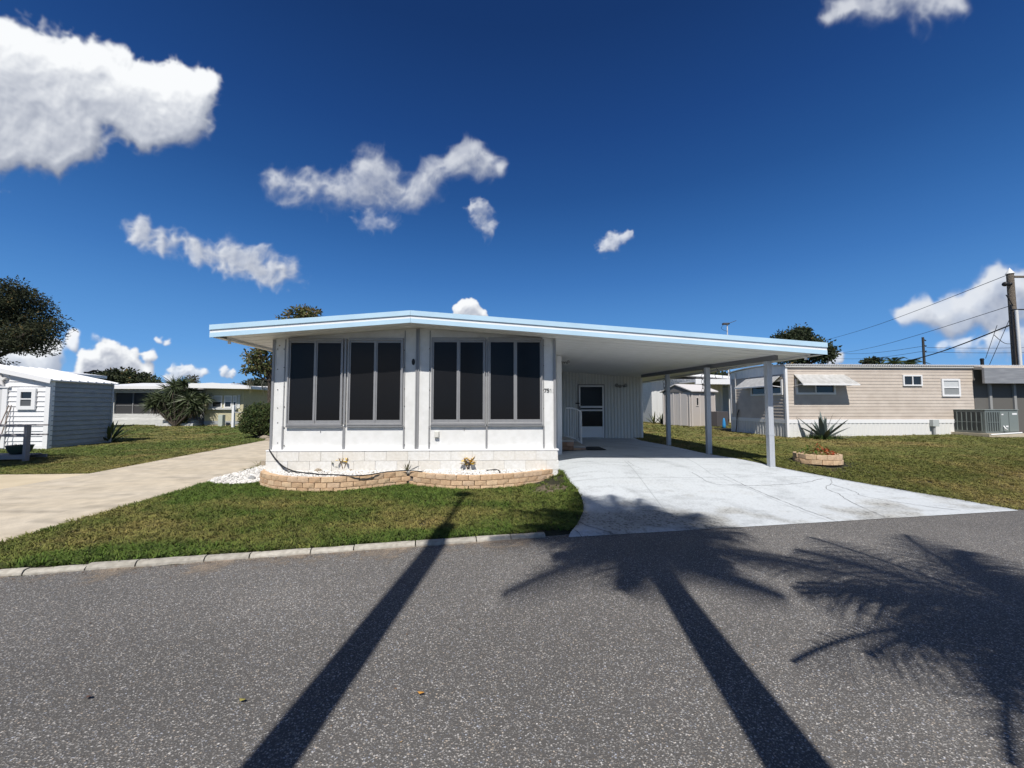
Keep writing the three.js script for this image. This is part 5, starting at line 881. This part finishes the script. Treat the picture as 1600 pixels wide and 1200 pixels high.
  const p2 = onGround(364, 668.5), h2 = atDepth(364, 633, -p2.z).y - p2.y, gate = thing('gate_post', 'white post with a chain gate running behind the bush', 'gate', p2.toArray()); part(gate, 'post', rspan(-0.07, 0.07, 0, h2, -0.07, 0.07, 0.015), M.whiteTrim); part(gate, 'rail', [rod(V(0.07, h2 * 0.68, 0), V(2.6, h2 * 0.68, 0), 0.02), rod(V(1.5, 0.1, 0), V(1.5, h2 * 0.68, 0), 0.02)], M.gutter); part(gate, 'brace', [tube([V(1.5, h2 * 0.66, 0), V(1.2, h2 * 0.35, 0), V(0.9, h2 * 0.55, 0)], 0.02, 10, 5)], M.gutter);
}
// yucca clump
{
  const p = onGround(275, 666.5), t = thing('yucca', 'many-headed spiky yucca clump standing before the screened porch', 'yucca', p.toArray()), rnd = mulberry(81), k = -p.z / F, wood = [], heads = [];
  const head = (px, py, r, base) => { const c = V((px - 275) * k, (666.5 - py) * k, (rnd() - 0.5) * 0.8); wood.push(tube([V((base ?? 0) * k * 14 * 0.5, 0, c.z * 0.3), V(c.x * 0.55 + (base ?? 0) * 0.2, c.y * 0.5, c.z * 0.7), c], 0.06, 10, 7)); heads.push([c, r * 1.12]); };
  for (const [x, y, r] of [[276, 603, 0.95], [262, 612, 0.9], [292, 612, 0.85], [245, 626, 0.85], [236, 634, 0.7], [270, 625, 0.9], [300, 624, 0.85], [310, 632, 0.75], [284, 630, 0.9], [262, 640, 0.8], [296, 642, 0.7], [278, 645, 0.7], [318, 622, 0.6], [306, 640, 0.6], [254, 622, 0.7], [286, 600, 0.7], [266, 652, 0.6], [284, 655, 0.6], [274, 636, 0.8], [290, 636, 0.8], [256, 632, 0.8], [272, 614, 0.9], [302, 634, 0.7], [244, 632, 0.7]]) head(x, y, r);
  const L = new Leaves(), dead = new Leaves();
  for (const [c, r] of heads) for (let i = 0; i < 120; i++) { const d = rdir(rnd); if (d.y < -0.75) continue; const f = 0.7 + 0.6 * rnd(); L.blade(c, d, d.clone().cross(rdir(rnd)), r * (0.75 + 0.35 * rnd()), 0.065, V(0, -0.16 * r, 0), [0.06 * f, 0.08 * f, 0.033 * f], 3, (q) => q < 0.3 ? 0.7 + q : (1 - q) * 1.4); if (i % 6 === 0) dead.blade(c.clone().add(V(0, -0.1, 0)), V(d.x * 0.5, -1.3, d.z * 0.5), d.clone().cross(rdir(rnd)), r * 0.8, 0.05, V(0, 0, 0), [0.12 * f, 0.095 * f, 0.065 * f], 2); }
  part(t, 'trunk', metric(merge(wood)), M.bark); part(t, 'crown', L.geo(), M.leafDark); part(t, 'dead_leaves', dead.geo(), M.leafDark);
}
// round bush by the house corner
{
  const p = onGround(408, 684), rnd = mulberry(82);
  const mk = (label, c, r, tint, n, seed) => { const t = thing('bush', label, 'bush', c.toArray()), L = new Leaves(), rr = mulberry(seed), st = []; for (let k = 0; k < n; k++) { const d = rdir(rr); if (d.y < -0.45) d.y *= -1; const q = V(d.x * r[0], r[1] * 0.9 + d.y * r[1], d.z * r[2]).multiplyScalar(0.72 + 0.33 * rr()), f = 0.6 + 0.8 * rr(); if (k % 60 === 0) st.push(rod(V(0, 0, 0), q, 0.02, 0.008, 5)); for (let j = 0; j < 4; j++) L.leaf(q.clone().add(rdir(rr).multiplyScalar(0.07)), rdir(rr), rdir(rr), 0.11, 0.05, tint.map((v) => v * f * (0.8 + 0.4 * rr()))); } part(t, 'foliage', L.geo(), M.foliage); part(t, 'stem', st, M.bark); return t; };
  mk('round dark green bush at the back corner of the beige drive', V(p.x, p.y, p.z), [0.75, 0.72, 0.8], [0.06, 0.085, 0.025], 2200, 83); mk('lighter bush growing behind the dark round bush', V(p.x + 0.5, p.y, p.z - 0.9), [0.8, 0.85, 0.8], [0.09, 0.12, 0.03], 1500, 84);
  rock('flat pinkish stone at the foot of the bush by the drive', onGround(413.5, 684, 0.05), [0.2, 0.1, 0.15], 19); rock('smaller stone beside the pinkish stone at the drive end', onGround(420, 687, 0.04), [0.14, 0.07, 0.1], 21); rock('buff stone under the edge of the dark bush', onGround(406, 683, 0.03), [0.12, 0.07, 0.1], 23);
}
// ---------------------------------------------------------------- trees
const rel = (base, px, py, d) => atDepth(px, py, d).sub(base);
function fittedTree(name, label, d, trunkPx, list, o) {                // crown masses [px, py, radius px, clumps] at a depth read from what stands in front
  const bx = atDepth(trunkPx, HORIZON, d).x, base = V(bx, ground(bx, d), -d), k = d / F, rnd = mulberry(o.seed + 1);
  const blobs = list.map(([x, y, r, n, sq]) => [x + (o.shift ?? 0), y, r, n, sq]).map(([x, y, r, n, sq]) => { const q = rel(base, x, y, d); return [q.x, q.y, (rnd() - 0.5) * r * k * 1.2, r * k, r * k * (sq ?? 0.8), r * k * 1.1, n]; });
  const topY = Math.min(...blobs.map((b) => b[1])) * 0.85;
  return tree(name, label, base, { ...o, trunk: o.trunk ?? [V(0, -0.1, 0), V(0.1, topY * 0.5, 0.1), V(0.0, topY, 0)], blobs });
}
fittedTree('oak_tree', 'big dark live oak spreading over the roof behind the utility shed', 27, -95, [[-150, 470, 70, 170], [-60, 480, 62, 190], [-10, 490, 55, 190], [30, 475, 42, 170], [52, 505, 40, 150], [20, 530, 45, 170, 0.6], [70, 535, 32, 120, 0.6], [-30, 550, 50, 150, 0.6], [-110, 560, 60, 120], [88, 518, 18, 46], [45, 460, 28, 80], [-5, 575, 32, 80], [10, 450, 25, 60], [-70, 440, 40, 90]], { seed: 301, shift: -28, r0: 0.5, leaf: 0.17, wide: 0.5, clump: 0.46, leaves: 26, tint: [0.042, 0.05, 0.022], moss: [[(40 - -95) * 27 / F, 3.3, 0], [(-5 + 95) * 27 / F, 3.0, 0.3]] });
fittedTree('slender_tree', 'slender mossy tree rising behind the roof of the white house', 21, 420, [[470, 486, 14, 40], [485, 492, 14, 34], [458, 500, 18, 34], [405, 558, 16, 40], [398, 572, 15, 34], [412, 545, 14, 30], [418, 575, 20, 44], [432, 530, 22, 40], [440, 555, 22, 40], [388, 578, 6, 8]], { seed: 311, r0: 0.16, leaf: 0.17, wide: 0.55, clump: 0.2, leaves: 12, tint: [0.10, 0.115, 0.04], old: 0.3, oldTint: [0.26, 0.19, 0.09], trunk: [V(0, -0.1, 0), V(0.05, 1.6, 0), V(0.02, 2.6, 0.05)], moss: [[-1.05, 2.7, 0], [-0.3, 2.6, 0]] });
fittedTree('oak_tree', 'dark leafy tree rising behind the carport eave and the beige home', 34, 1262, [[1245, 532, 18, 70], [1225, 530, 13, 40], [1262, 545, 22, 90], [1285, 555, 16, 60], [1240, 556, 22, 80], [1252, 519, 10, 34], [1296, 548, 7, 20]], { seed: 321, r0: 0.3, leaf: 0.24, wide: 0.6, clump: 0.42, leaves: 20, tint: [0.04, 0.055, 0.025], old: 0.02 });
fittedTree('far_tree', 'broad dark tree behind the roof of the screened porch', 60, 200, [[170, 593, 14, 70], [185, 588, 12, 60], [205, 592, 14, 70], [160, 600, 12, 50], [225, 600, 14, 60], [195, 602, 18, 70], [240, 604, 10, 40]], { seed: 331, r0: 0.5, leaf: 0.5, wide: 0.6, clump: 0.9, leaves: 16, tint: [0.045, 0.058, 0.025], group: 'trees beyond the back homes' });
fittedTree('far_tree', 'thin twiggy tree poking up behind the yucca', 50, 300, [[300, 592, 6, 16], [306, 598, 6, 14], [294, 600, 7, 16]], { seed: 335, r0: 0.2, leaf: 0.3, wide: 0.4, clump: 0.35, leaves: 10, tint: [0.07, 0.07, 0.04] });
fittedTree('far_tree', 'low round tree beyond the lattice home', 65, 405, [[385, 606, 9, 40], [400, 602, 9, 40], [412, 601, 10, 40], [425, 604, 9, 34], [372, 610, 7, 24]], { seed: 341, r0: 0.4, leaf: 0.5, wide: 0.6, clump: 0.8, leaves: 16, tint: [0.045, 0.058, 0.028], group: 'trees beyond the back homes' });
fittedTree('far_tree', 'small dark tree just over the roof of the cream home', 65, 340, [[335, 609, 7, 24], [350, 611, 7, 24], [326, 611, 6, 20]], { seed: 343, r0: 0.3, leaf: 0.5, wide: 0.6, clump: 0.7, leaves: 14, tint: [0.045, 0.058, 0.028], group: 'trees beyond the back homes' });
[[1010, 596, 18, 'dark tree beyond the back wall of the carport'], [1040, 590, 15, 'leafy tree behind the white ribbed home'], [1072, 588, 14, 'mid green tree behind the taupe shed roof'], [1102, 588, 15, 'tree seen between the rear and middle carport posts'], [1130, 592, 17, 'dark tree against the gable of the beige home'], [1165, 590, 16, 'tree behind the arched roof of the beige home']].forEach(([x, y, r, lab], i) => fittedTree('far_tree', lab, 52 + i * 2, x, [[x, y, r, 70], [x - r * 0.7, y + 8, r * 0.8, 50], [x + r * 0.7, y + 7, r * 0.8, 50], [x, y + 20, r, 40]], { seed: 351 + i * 3, r0: 0.35, leaf: 0.42, wide: 0.6, clump: 0.7, leaves: 14, tint: i % 2 ? [0.07, 0.09, 0.03] : [0.045, 0.06, 0.028], old: 0.04, group: 'trees beyond the back homes' }));
fittedTree('far_tree', 'small dark tree just over the corrugated roof edge of the beige home', 40, 1363, [[1358, 566, 5, 18], [1369, 564, 5, 18], [1363, 575, 8, 20]], { seed: 371, r0: 0.2, leaf: 0.3, wide: 0.6, clump: 0.4, leaves: 14, tint: [0.05, 0.065, 0.03] });
{ // feathery palm tops over the beige roof
  for (const [px, py, lab, s] of [[1400, 564, 'arching palm crown showing over the roof of the beige home', 381], [1424, 566, 'paler palm crown beside the other over the beige roof', 383]]) {
    const d = 32, b = atDepth(px, HORIZON, d), base = V(b.x, ground(b.x, d), -d), y = atDepth(px, py + 4, d).y - base.y, t = thing('palm_tree', lab, 'palm', base.toArray()), rnd = mulberry(s), L = new Leaves();
    part(t, 'trunk', rod(V(0, -0.1, 0), V(0, y, 0), 0.14, 0.1, 8), M.bark);
    for (let k = 0; k < 16; k++) { const a = k * 2.4, e = 0.2 + 0.9 * rnd(), dir = V(Math.cos(a) * Math.cos(e), Math.sin(e), Math.sin(a) * Math.cos(e)); for (let j = 0; j < 26; j++) { const u = (j + 1) / 26, q = V(0, y, 0).addScaledVector(dir, 1.4 * u).add(V(0, -0.8 * u * u, 0)), sd = V(-dir.z, 0, dir.x); for (const sg of [-1, 1]) L.blade(q, sd.clone().multiplyScalar(sg).addScaledVector(dir, 0.5).add(V(0, -0.2, 0)), dir, 0.42 * (1 - u * 0.6), 0.04, V(0, -0.08, 0), [0.07, 0.10, 0.035]); } }
    part(t, 'crown', L.geo(), M.foliage);
  }
}
// ---------------------------------------------------------------- poles and wires
M.pole = std({ color: rgb(0.30, 0.255, 0.205), map: mottle(256, [120, 115, 110], [255, 255, 255], 24, 5, 171, 0.5), bumpMap: grainBump, bumpScale: 0.015, roughness: 1 });
M.wire = std({ color: rgb(0.035, 0.035, 0.04), roughness: 0.7 });
{
  const d = 20, b = atDepth(1593, HORIZON, d), y0 = ground(b.x, d), base = V(b.x, y0, -d), topP = atDepth(1581.5, 428, d).sub(base);
  const t = thing('utility_pole', 'tall wooden utility pole with white conduit and lamps behind the beige home', 'pole', base.toArray());
  const lean = V(0.0, 0, 0); topP.x = -0.02; topP.z = 0;
  part(t, 'shaft', metric(rod(V(0, -0.2, 0), topP, 0.17, 0.135, 14)), M.pole);
  part(t, 'cap', new THREE.ConeGeometry(0.17, 0.32, 12).translate(topP.x, topP.y + 0.162, 0), std({ color: rgb(0.72, 0.72, 0.70), roughness: 0.5 }));
  const cy = atDepth(1585, 486, d).y - y0; part(t, 'conduit', rod(V(-0.06, 0, 0.22), V(-0.07, cy, 0.19), 0.065, 0.065, 10), std({ color: rgb(0.66, 0.66, 0.64), roughness: 0.6 })); part(t, 'conduit', rod(V(-0.19, 0, 0.1), V(-0.17, cy + 0.3, 0.08), 0.035, 0.035, 8), M.blackMetal);
  const ly = atDepth(1580, 445, d).y - y0; for (const [x, s] of [[-0.45, 1], [-0.22, 0.8]]) { const l = new THREE.Group(); l.name = 'flood_lamp'; l.position.set(x, ly, 0.12); t.add(l); part(l, 'housing', [new THREE.SphereGeometry(0.12 * s, 12, 8, 0, 6.3, 0, 1.9).rotateX(1.9).rotateY(-0.5)], M.blackMetal); part(l, 'arm', rod(V(0, 0.02, -0.02), V(-x, 0.05, -0.1), 0.025, 0.025, 6), M.blackMetal); }
  part(t, 'cross_arm', [bar(V(0.1, atDepth(1590, 433, d).y - y0, 0.05), V(2.2, atDepth(1590, 433, d).y - y0, 0.05), 0.09)], M.pole); part(t, 'bracket', [rod(V(-0.42, ly - 0.55, 0.1), V(-0.1, ly - 1.1, 0.1), 0.02), bar(V(-0.3, cy + 0.05, 0.12), V(0.9, cy + 0.05, 0.12), 0.05)], M.blackMetal);
  for (const x of [0.55, 0.8]) part(t, 'insulator', new THREE.CylinderGeometry(0.06, 0.08, 0.25, 8).translate(x, cy + 0.2, 0.12), M.blackMetal);
  const far = atDepth(1448, HORIZON, 62), f0 = ground(far.x, 62), fb = V(far.x, f0, -62), ft = thing('utility_pole', 'thin distant utility pole standing beyond the palm crowns', 'pole', fb.toArray()); const fh = atDepth(1448, 527, 62).y - f0;
  part(ft, 'shaft', rod(V(0, -0.2, 0), V(0, fh, 0), 0.2, 0.15, 8), std({ color: rgb(0.05, 0.05, 0.05), roughness: 1 })); for (let k = 0; k < 3; k++) part(ft, 'insulator', bar(V(0, fh - 0.3 - k * 0.9, 0), V(0.45, fh - 0.55 - k * 0.9, 0), 0.12), M.blackMetal);
  const sx = atDepth(1539, HORIZON, 24), sb = V(sx.x, ground(sx.x, 24), -24); const st = thing('vent_stack', 'thin dark pipe rising over the porch roof of the beige home', 'pipe', sb.toArray()); part(st, 'pipe', rod(V(0, 0, 0), V(0, atDepth(1539, 560, 24).y - sb.y, 0), 0.08, 0.08, 8), M.blackMetal); part(st, 'collar', new THREE.TorusGeometry(0.09, 0.02, 5, 12).rotateX(Math.PI / 2).translate(0, atDepth(1539, 562, 24).y - sb.y, 0), M.blackMetal);
  const wire = (label, a, b2, sag, r) => { const m = a.clone().lerp(b2, 0.5); m.y -= sag; return solo('overhead_wire', label, 'wire', tube([a, a.clone().lerp(m, 0.55).add(V(0, -sag * 0.18, 0)), m, b2.clone().lerp(m, 0.55).add(V(0, -sag * 0.18, 0)), b2], r, 40, 5), M.wire, [0, 0, 0]); };
  const pp = (px, py, dd = d) => atDepth(px, py, dd);
  wire('uppermost overhead line running down to the tree behind the carport', pp(1578, 428), pp(1288, 532, 50), 0.3, 0.016);
  wire('second overhead line leaving the tall pole below its lamps', pp(1584, 476), pp(1305, 553, 58), 0.4, 0.016);
  wire('thick twisted service cable crossing behind the thin distant pole', pp(1588, 504), pp(1395, 569, 34), 0.25, 0.035);
  wire('thin line beneath the service cable leading past the distant pole', pp(1448, 540, 62), pp(1300, 552, 95), 0.6, 0.03);
  wire('lower thin line between the distant pole and the far trees', pp(1448, 548, 62), pp(1300, 560, 95), 0.6, 0.03);
  wire('thin line from the distant pole towards the tall pole', pp(1448, 543, 62), pp(1660, 541, 62), 0.2, 0.03); wire('lowest thin line from the distant pole towards the tall pole', pp(1448, 550, 62), pp(1660, 549, 62), 0.2, 0.03);
  wire('steep guy wire slanting from the tall pole to the roof', pp(1583, 486), pp(1546, 570, 21), 0.0, 0.012); wire('second guy wire slanting down beside the vent pipe', pp(1558, 508, 20.5), pp(1540, 560, 21), 0.0, 0.012);
  wire('drooping telephone line looping to the tall pole', pp(1553, 523, 20.2), pp(1588, 535), 0.25, 0.014);
}
// weather-vane like street lamps on thin masts behind the roofs
for (const [px, py, bot, d, lab] of [[1140, 507, 522, 26, 'small panel on a thin mast rising behind the carport roof'], [136, 583, 592, 30, 'small dark lamp on a thin mast behind the utility shed']]) {
  const x = atDepth(px, HORIZON, d), base = V(x.x, ground(x.x, d), -d), h = atDepth(px, py, d).y - base.y, t = thing('mast_lamp', lab, 'lamp', base.toArray());
  part(t, 'mast', rod(V(0, 0, 0), V(0, h, 0), 0.045, 0.035, 8), M.gutter); part(t, 'head', [rspan(-0.3, 0.12, h - 0.02, h + 0.1, -0.12, 0.12, 0.03), new THREE.BoxGeometry(0.5, 0.03, 0.35).rotateZ(0.35).translate(0.28, h + 0.14, 0)], std({ color: rgb(0.06, 0.06, 0.065), roughness: 0.5 }));
  part(t, 'cord', tube([V(-0.25, h, 0.05), V(-0.42, h - 0.25, 0.05), V(-0.2, h - 0.42, 0.05), V(0, h - 0.45, 0.03)], 0.012, 16, 5), M.blackMetal);
}
// ---------------------------------------------------------------- what stands behind the camera and throws its shadow over the road
const drop = (x, d, y, h) => { const k = (h - y) / Math.tan(SUN_EL); return V(x - Math.sin(SUN_AZ) * k, 0, -(d - Math.cos(SUN_AZ) * k)); };   // foot of an upright of height h whose shadow tip is at (x, d)
{
  const tip = onGround(699, 823), H = 7.4, b = drop(tip.x, -tip.z, tip.y, H);
  const t = thing('street_pole', 'stout wooden pole with a small lamp on a thin mast across the road', 'pole', [b.x, 0, b.z]);
  part(t, 'shaft', metric(rod(V(0, -0.1, 0), V(0, H, 0), 0.125, 0.115, 16)), M.pole);
  const t2 = onGround(692, 773), k = (Math.hypot(t2.x - b.x, t2.z - b.z)) * Math.tan(SUN_EL) + t2.y; part(t, 'mast', rod(V(-0.03, H - 0.8, 0), V(-0.05, k, 0), 0.04, 0.035, 8), M.gutter); part(t, 'lamp_head', new THREE.SphereGeometry(1, 14, 10).scale(0.16, 0.11, 0.14).translate(-0.08, k, 0), M.gutter);
}
function palm(label, tipPx, H, fronds, len, seed, o = {}) {
  const tip = onGround(...tipPx), b = drop(tip.x, -tip.z, tip.y, H), t = thing('palm_tree', label, 'palm', [b.x, 0, b.z]), rnd = mulberry(seed);
  const trunk = new THREE.CatmullRomCurve3([V(0, -0.1, 0), V(o.lean ?? 0, H * 0.5, 0), V(0, H, 0)]); const g = new THREE.TubeGeometry(trunk, 30, 0.15, 14), p = g.attributes.position; for (let i = 0; i < p.count; i++) { const y = p.getY(i), c = trunk.getPoint(clamp((y + 0.1) / (H + 0.1), 0, 1)), kk = (1.12 - 0.3 * y / H) * (1 + 0.05 * Math.sin(y * 28)); p.setX(i, c.x + (p.getX(i) - c.x) * kk); p.setZ(i, c.z + (p.getZ(i) - c.z) * kk); } g.computeVertexNormals(); part(t, 'trunk', metric(g), M.pole);
  for (let k = 0; k < fronds; k++) {
    const a = k * 2.39996 + rnd() * 0.4, e = lerp(o.e0 ?? -0.35, o.e1 ?? 1.1, (k + 0.5) / fronds), dir = V(Math.cos(a) * Math.cos(e) + (o.wind?.[0] ?? 0), Math.sin(e), Math.sin(a) * Math.cos(e) + (o.wind?.[1] ?? 0)).normalize(), L = new Leaves(), l = len * (0.8 + 0.3 * rnd()) * (o.wind ? 1 - (o.gust ?? 0.32) * dir.z : 1), sag = l * (0.28 + 0.25 * Math.cos(e)), pts = [];
    for (let i = 0; i <= 8; i++) { const u = i / 8; pts.push(V(0, H, 0).addScaledVector(dir, l * u).add(V(0, -sag * u * u, 0))); }
    const c = new THREE.CatmullRomCurve3(pts), n = 44, side = V(-dir.z, 0, dir.x).normalize(); const gg = 0.8 + 0.4 * rnd();
    for (let i = 3; i < n; i++) { const u = i / n, q = c.getPoint(u), tan = c.getTangent(u), ll = len * 0.36 * Math.pow(Math.sin(Math.PI * clamp(0.12 + u * 0.86, 0, 1)), 0.7); for (const sg of [-1, 1]) L.blade(q, side.clone().multiplyScalar(sg).addScaledVector(tan, 0.55 + 0.5 * u).add(V(0, 0.05 - 0.3 * rnd(), 0)), tan, ll * (0.85 + 0.3 * rnd()), o.leafW ?? 0.05, V(0, -ll * 0.35, 0), [0.07 * gg, 0.10 * gg, 0.03 * gg], 3); }
    const f = part(t, 'frond', L.geo(), M.leafDark); part(f, 'rachis', new THREE.TubeGeometry(c, 10, 0.018, 5), M.gutter);
  }
  return t;
}
palm('feather palm with a straight ringed trunk across the road', [1004, 856], 6.4, 36, 1.6, 401, { e0: -0.2, e1: 1.2, leafW: 0.042, wind: [0.05, -0.45], gust: 0.5 });
palm('lower feather palm with long arching fronds across the road', [1690, 990], 4.0, 32, 1.9, 411, { e0: -0.3, e1: 0.8, leafW: 0.036, wind: [-0.2, 0.1] });
{ const c = drop(-12.35, 9.75, 0.15, 5.0); tree('round_tree', 'small round tree standing by the neighbour drive beyond the slatted rack', V(c.x, 0.02, c.z), { seed: 421, trunk: [V(0, -0.1, 0), V(0.05, 2, 0), V(0, 4, 0)], r0: 0.12, blobs: [[0, 5, 0, 1.0, 0.8, 0.9, 90], [0.7, 4.8, 0.1, 0.6, 0.5, 0.6, 50], [-0.7, 4.9, -0.1, 0.7, 0.6, 0.7, 60]], leaf: 0.14, clump: 0.3, leaves: 26, tint: [0.06, 0.08, 0.03] }); }

// ---------------------------------------------------------------- grass
{
  const rnd = mulberry(501), drivePoly = [...planOf(driveL), ...planOf(driveR).reverse()];
  const sideA = planOf(trace([[-420, 845], [-200, 803], [0, 766], [145, 740], [250, 720], [340, 703], [420, 687.5], [445, 682]])), sideB = planOf(trace([[-120, 893], [0, 849], [174, 797.5], [324, 754], [375, 738], [410, 727]])); sideB.push([-4.95, 8.6], [-5.2, 12], [-5.4, 17]);
  const sidePoly = [...sideA, ...sideB.reverse()], patio = planOf(trace([[-520, 742], [0, 742], [146, 740.5], [152, 741], [70, 756], [0, 766], [-300, 800]]));
  const dirt = planOf(trace([[825, 757], [850, 749], [880, 742], [884, 755], [870, 759], [845, 760]]));
  const onRing = shared.ring, bedOut = bedPoly.map(([x, d]) => [x, d]);
  const homeBox = (g, x0, x1, z0, z1) => { const inv = g.matrixWorld.clone().invert(), v = V(0, 0, 0); return (x, d) => { v.set(x, 0, -d).applyMatrix4(inv); return v.x > x0 && v.x < x1 && v.z > z0 && v.z < z1; }; };
  scene.updateMatrixWorld(true);
  const inHouse = homeBox(house, shared.house.skL, shared.house.skR, -14, 0.06), inBeige = homeBox(shared.beige, -0.02, 20, -6, 0.03);
  const blades = (n, s, h, w) => { const L = new Leaves(), r = mulberry(s); for (let k = 0; k < n; k++) { const a = r() * 6.2832, rr = 0.03 * Math.sqrt(r()), lean = 0.25 + 0.75 * r(), aa = r() * 6.2832; L.blade(V(Math.cos(a) * rr, -0.004, Math.sin(a) * rr), V(Math.cos(aa) * lean, 1, Math.sin(aa) * lean), V(-Math.sin(aa + 0.4), 0, Math.cos(aa + 0.4)), h * (0.6 + 0.6 * r()), w * (0.8 + 0.5 * r()), V(Math.cos(aa) * h * 0.35, -h * 0.3, Math.sin(aa) * h * 0.35), [1, 1, 1], 2, (t) => 1 - 0.85 * t * t); } const g = L.geo(); g.deleteAttribute('color'); return g; };
  const geos = [blades(9, 1, 0.058, 0.0125), blades(9, 2, 0.05, 0.0125), blades(8, 3, 0.068, 0.0115)];
  M.grass = phys({ roughness: 0.9, side: THREE.DoubleSide, transmission: 0.25, thickness: 0, specularIntensity: 0.4 });
  const near = [[], [], []], far = [[], [], []];
  let d = 3.2;
  while (d < 34) {
    const sp = d < 8 ? 0.036 : clamp(0.0075 * (d - 3.2), 0.036, 0.2);
    for (let x = -d * 1.36 - 0.5; x < d * 1.36 + 0.5; x += sp) {
      const X = x + (rnd() - 0.5) * sp * 1.4, D = d + (rnd() - 0.5) * sp * 1.4, s = D - edgeD(X);
      if (s < 0.13 || (s < 0.16 && X < 0.42 && rnd() < 0.5)) continue;
      if (X > 0.3 && X < 0.8 && s < 0.2) continue;
      if (inside(drivePoly, X, D) || inside(sidePoly, X, D) || inside(patio, X, D) || inside(bedOut, X, D) || inside(chipPatch, X, D) || inHouse(X, D) || inBeige(X, D)) continue;
      const front = D < 9 && X < 1.6 && X > -7.5;
      const n = fbm(X * 0.5 + 40, D * 0.5 + 40, 4, 3), m = fbm(X * 1.7, D * 1.7, 3, 8), q = fbm(X * 0.9 + 11, D * 2.2 + 7, 4, 15);
      let dry = clamp((n - 0.42) * 2.0 + (m - 0.5) * 0.9 + (q - 0.5) * 1.2, 0, 1);
      if (Math.hypot((X - 0.62) / 1.3, D - 6.75) < 0.24 && rnd() < 0.85) continue;
      if (front) { const mid = ss(0.25, 0.9, s) * ss(2.6, 1.2, s); dry = clamp(dry * 0.8 + mid * (0.25 + 0.35 * (q - 0.3)) - 0.12, 0, 1) * ss(0.6, -0.6, X * 0.6) + 0.12 * (X > 0 ? 1 : 0); } else dry = clamp(dry * 0.75 + (X > 3 ? 0.36 : 0.16), 0, 1);
      const ring = Math.hypot(X - onRing.x, D - onRing.d); if (ring < 0.5) continue; if (ring < 0.95 && rnd() < 0.75 * ss(1.0, 0.5, ring) && fbm(X * 4, D * 4, 2, 9) > 0.4) continue;
      if (inside(dirt, X, D) && rnd() < 0.92) continue;
      if (dry > 0.78 && rnd() < 0.35) continue;
      (front ? near : far)[Math.floor(rnd() * 3)].push([X, D, sp, dry]);
    }
    d += sp * 0.95;
  }
  const q = new THREE.Quaternion(), m4 = new THREE.Matrix4(), c = new THREE.Color();
  const labels = { near: ['thick green grass of the front lawn between kerb and house', 'dry straw-tinged blades through the front lawn', 'taller grass shoots of the front lawn'], far: ['mown olive grass of the side and back lawns', 'paler mown grass mixed through the side and back lawns', 'taller shoots in the side and back lawns'] };
  for (const [key, sets] of [['near', near], ['far', far]]) sets.forEach((list, k) => {
    const im = new THREE.InstancedMesh(geos[k], M.grass, list.length);
    list.forEach(([X, D, sp, dry], i) => {
      const wsc = sp / 0.036 * 0.95, h = (rnd() < 0.035 ? 1.7 : 1) * (key === 'near' ? 0.95 + 0.4 * rnd() : 0.7 + 0.35 * rnd()) * (1 - 0.3 * dry) * (1 + 0.25 * (wsc - 1)); q.setFromEuler(new THREE.Euler((rnd() - 0.5) * 0.3, rnd() * 6.2832, (rnd() - 0.5) * 0.3)); m4.compose(V(X, ground(X, D), -D), q, V(wsc, h, wsc)); im.setMatrixAt(i, m4);
      const f = 0.7 + 0.6 * rnd(), t = clamp(dry + (rnd() - 0.5) * 0.3, 0, 1); im.setColorAt(i, c.setRGB(lerp(0.088, 0.32, t) * f, lerp(0.145, 0.25, t) * f, lerp(0.022, 0.088, t) * f));
    });
    im.name = numbered('grass'); im.castShadow = im.receiveShadow = true; scene.add(im); tag(im, labels[key][k], 'grass', undefined, 'stuff');
  });
}
// ---------------------------------------------------------------- litter along the kerb, leaves fallen on the road
{
  const L = new Leaves(), r = mulberry(611), tones = [[0.20, 0.11, 0.05], [0.14, 0.08, 0.045], [0.28, 0.19, 0.09], [0.10, 0.07, 0.045]];
  for (let k = 0; k < 420; k++) { const x = -6 + 6.9 * r(), s = -0.02 - 0.5 * Math.pow(r(), 3.2), a = r() * 6.28, q = 0.008 + 0.018 * r(); L.leaf(V(x, 0.006, -(edgeD(x) + s)), V(Math.cos(a), 0.15, Math.sin(a)), V(-Math.sin(a), 0.2 * (r() - 0.5), Math.cos(a)), q, q * 0.45, tones[Math.floor(r() * 4)]); }
  for (let k = 0; k < 160; k++) { const x = -5 + 11 * r(), d = 1 + r() * (edgeD(x) - 1.2), a = r() * 6.28, q = 0.008 + 0.012 * r(); L.leaf(V(x, 0.006, -d), V(Math.cos(a), 0.15, Math.sin(a)), V(-Math.sin(a), 0, Math.cos(a)), q, q * 0.5, tones[Math.floor(r() * 4)]); }
  tag(part(scene, numbered('leaf_litter'), L.geo(), M.leafDark), 'crumbs of dry brown leaf scattered on the road and along the kerb', 'litter', undefined, 'stuff');
}
for (const [px, py, col, s, lab] of [[652, 1082, [0.55, 0.27, 0.05], 0.05, 'single orange leaf lying on the asphalt between the two shadows'], [374, 1093, [0.30, 0.26, 0.06], 0.055, 'yellow-green twig leaf lying on the asphalt'], [136, 1088, [0.10, 0.05, 0.03], 0.05, 'dark brown leaf lying on the asphalt'], [113, 838, [0.5, 0.3, 0.2], 0.05, 'pale pink scrap lying in the front grass']]) {
  const p = onGround(px, py, 0.006), L = new Leaves(); L.leaf(V(0, 0.006, 0), V(1, 0.25, 0.5), V(-0.5, 0.1, 1), s, s * 0.5, col); if (py === 838) p.y += 0.05; solo('fallen_leaf', lab, 'leaf', L.geo(), M.leafDark, p.toArray());
}
renderer.render(scene, camera);
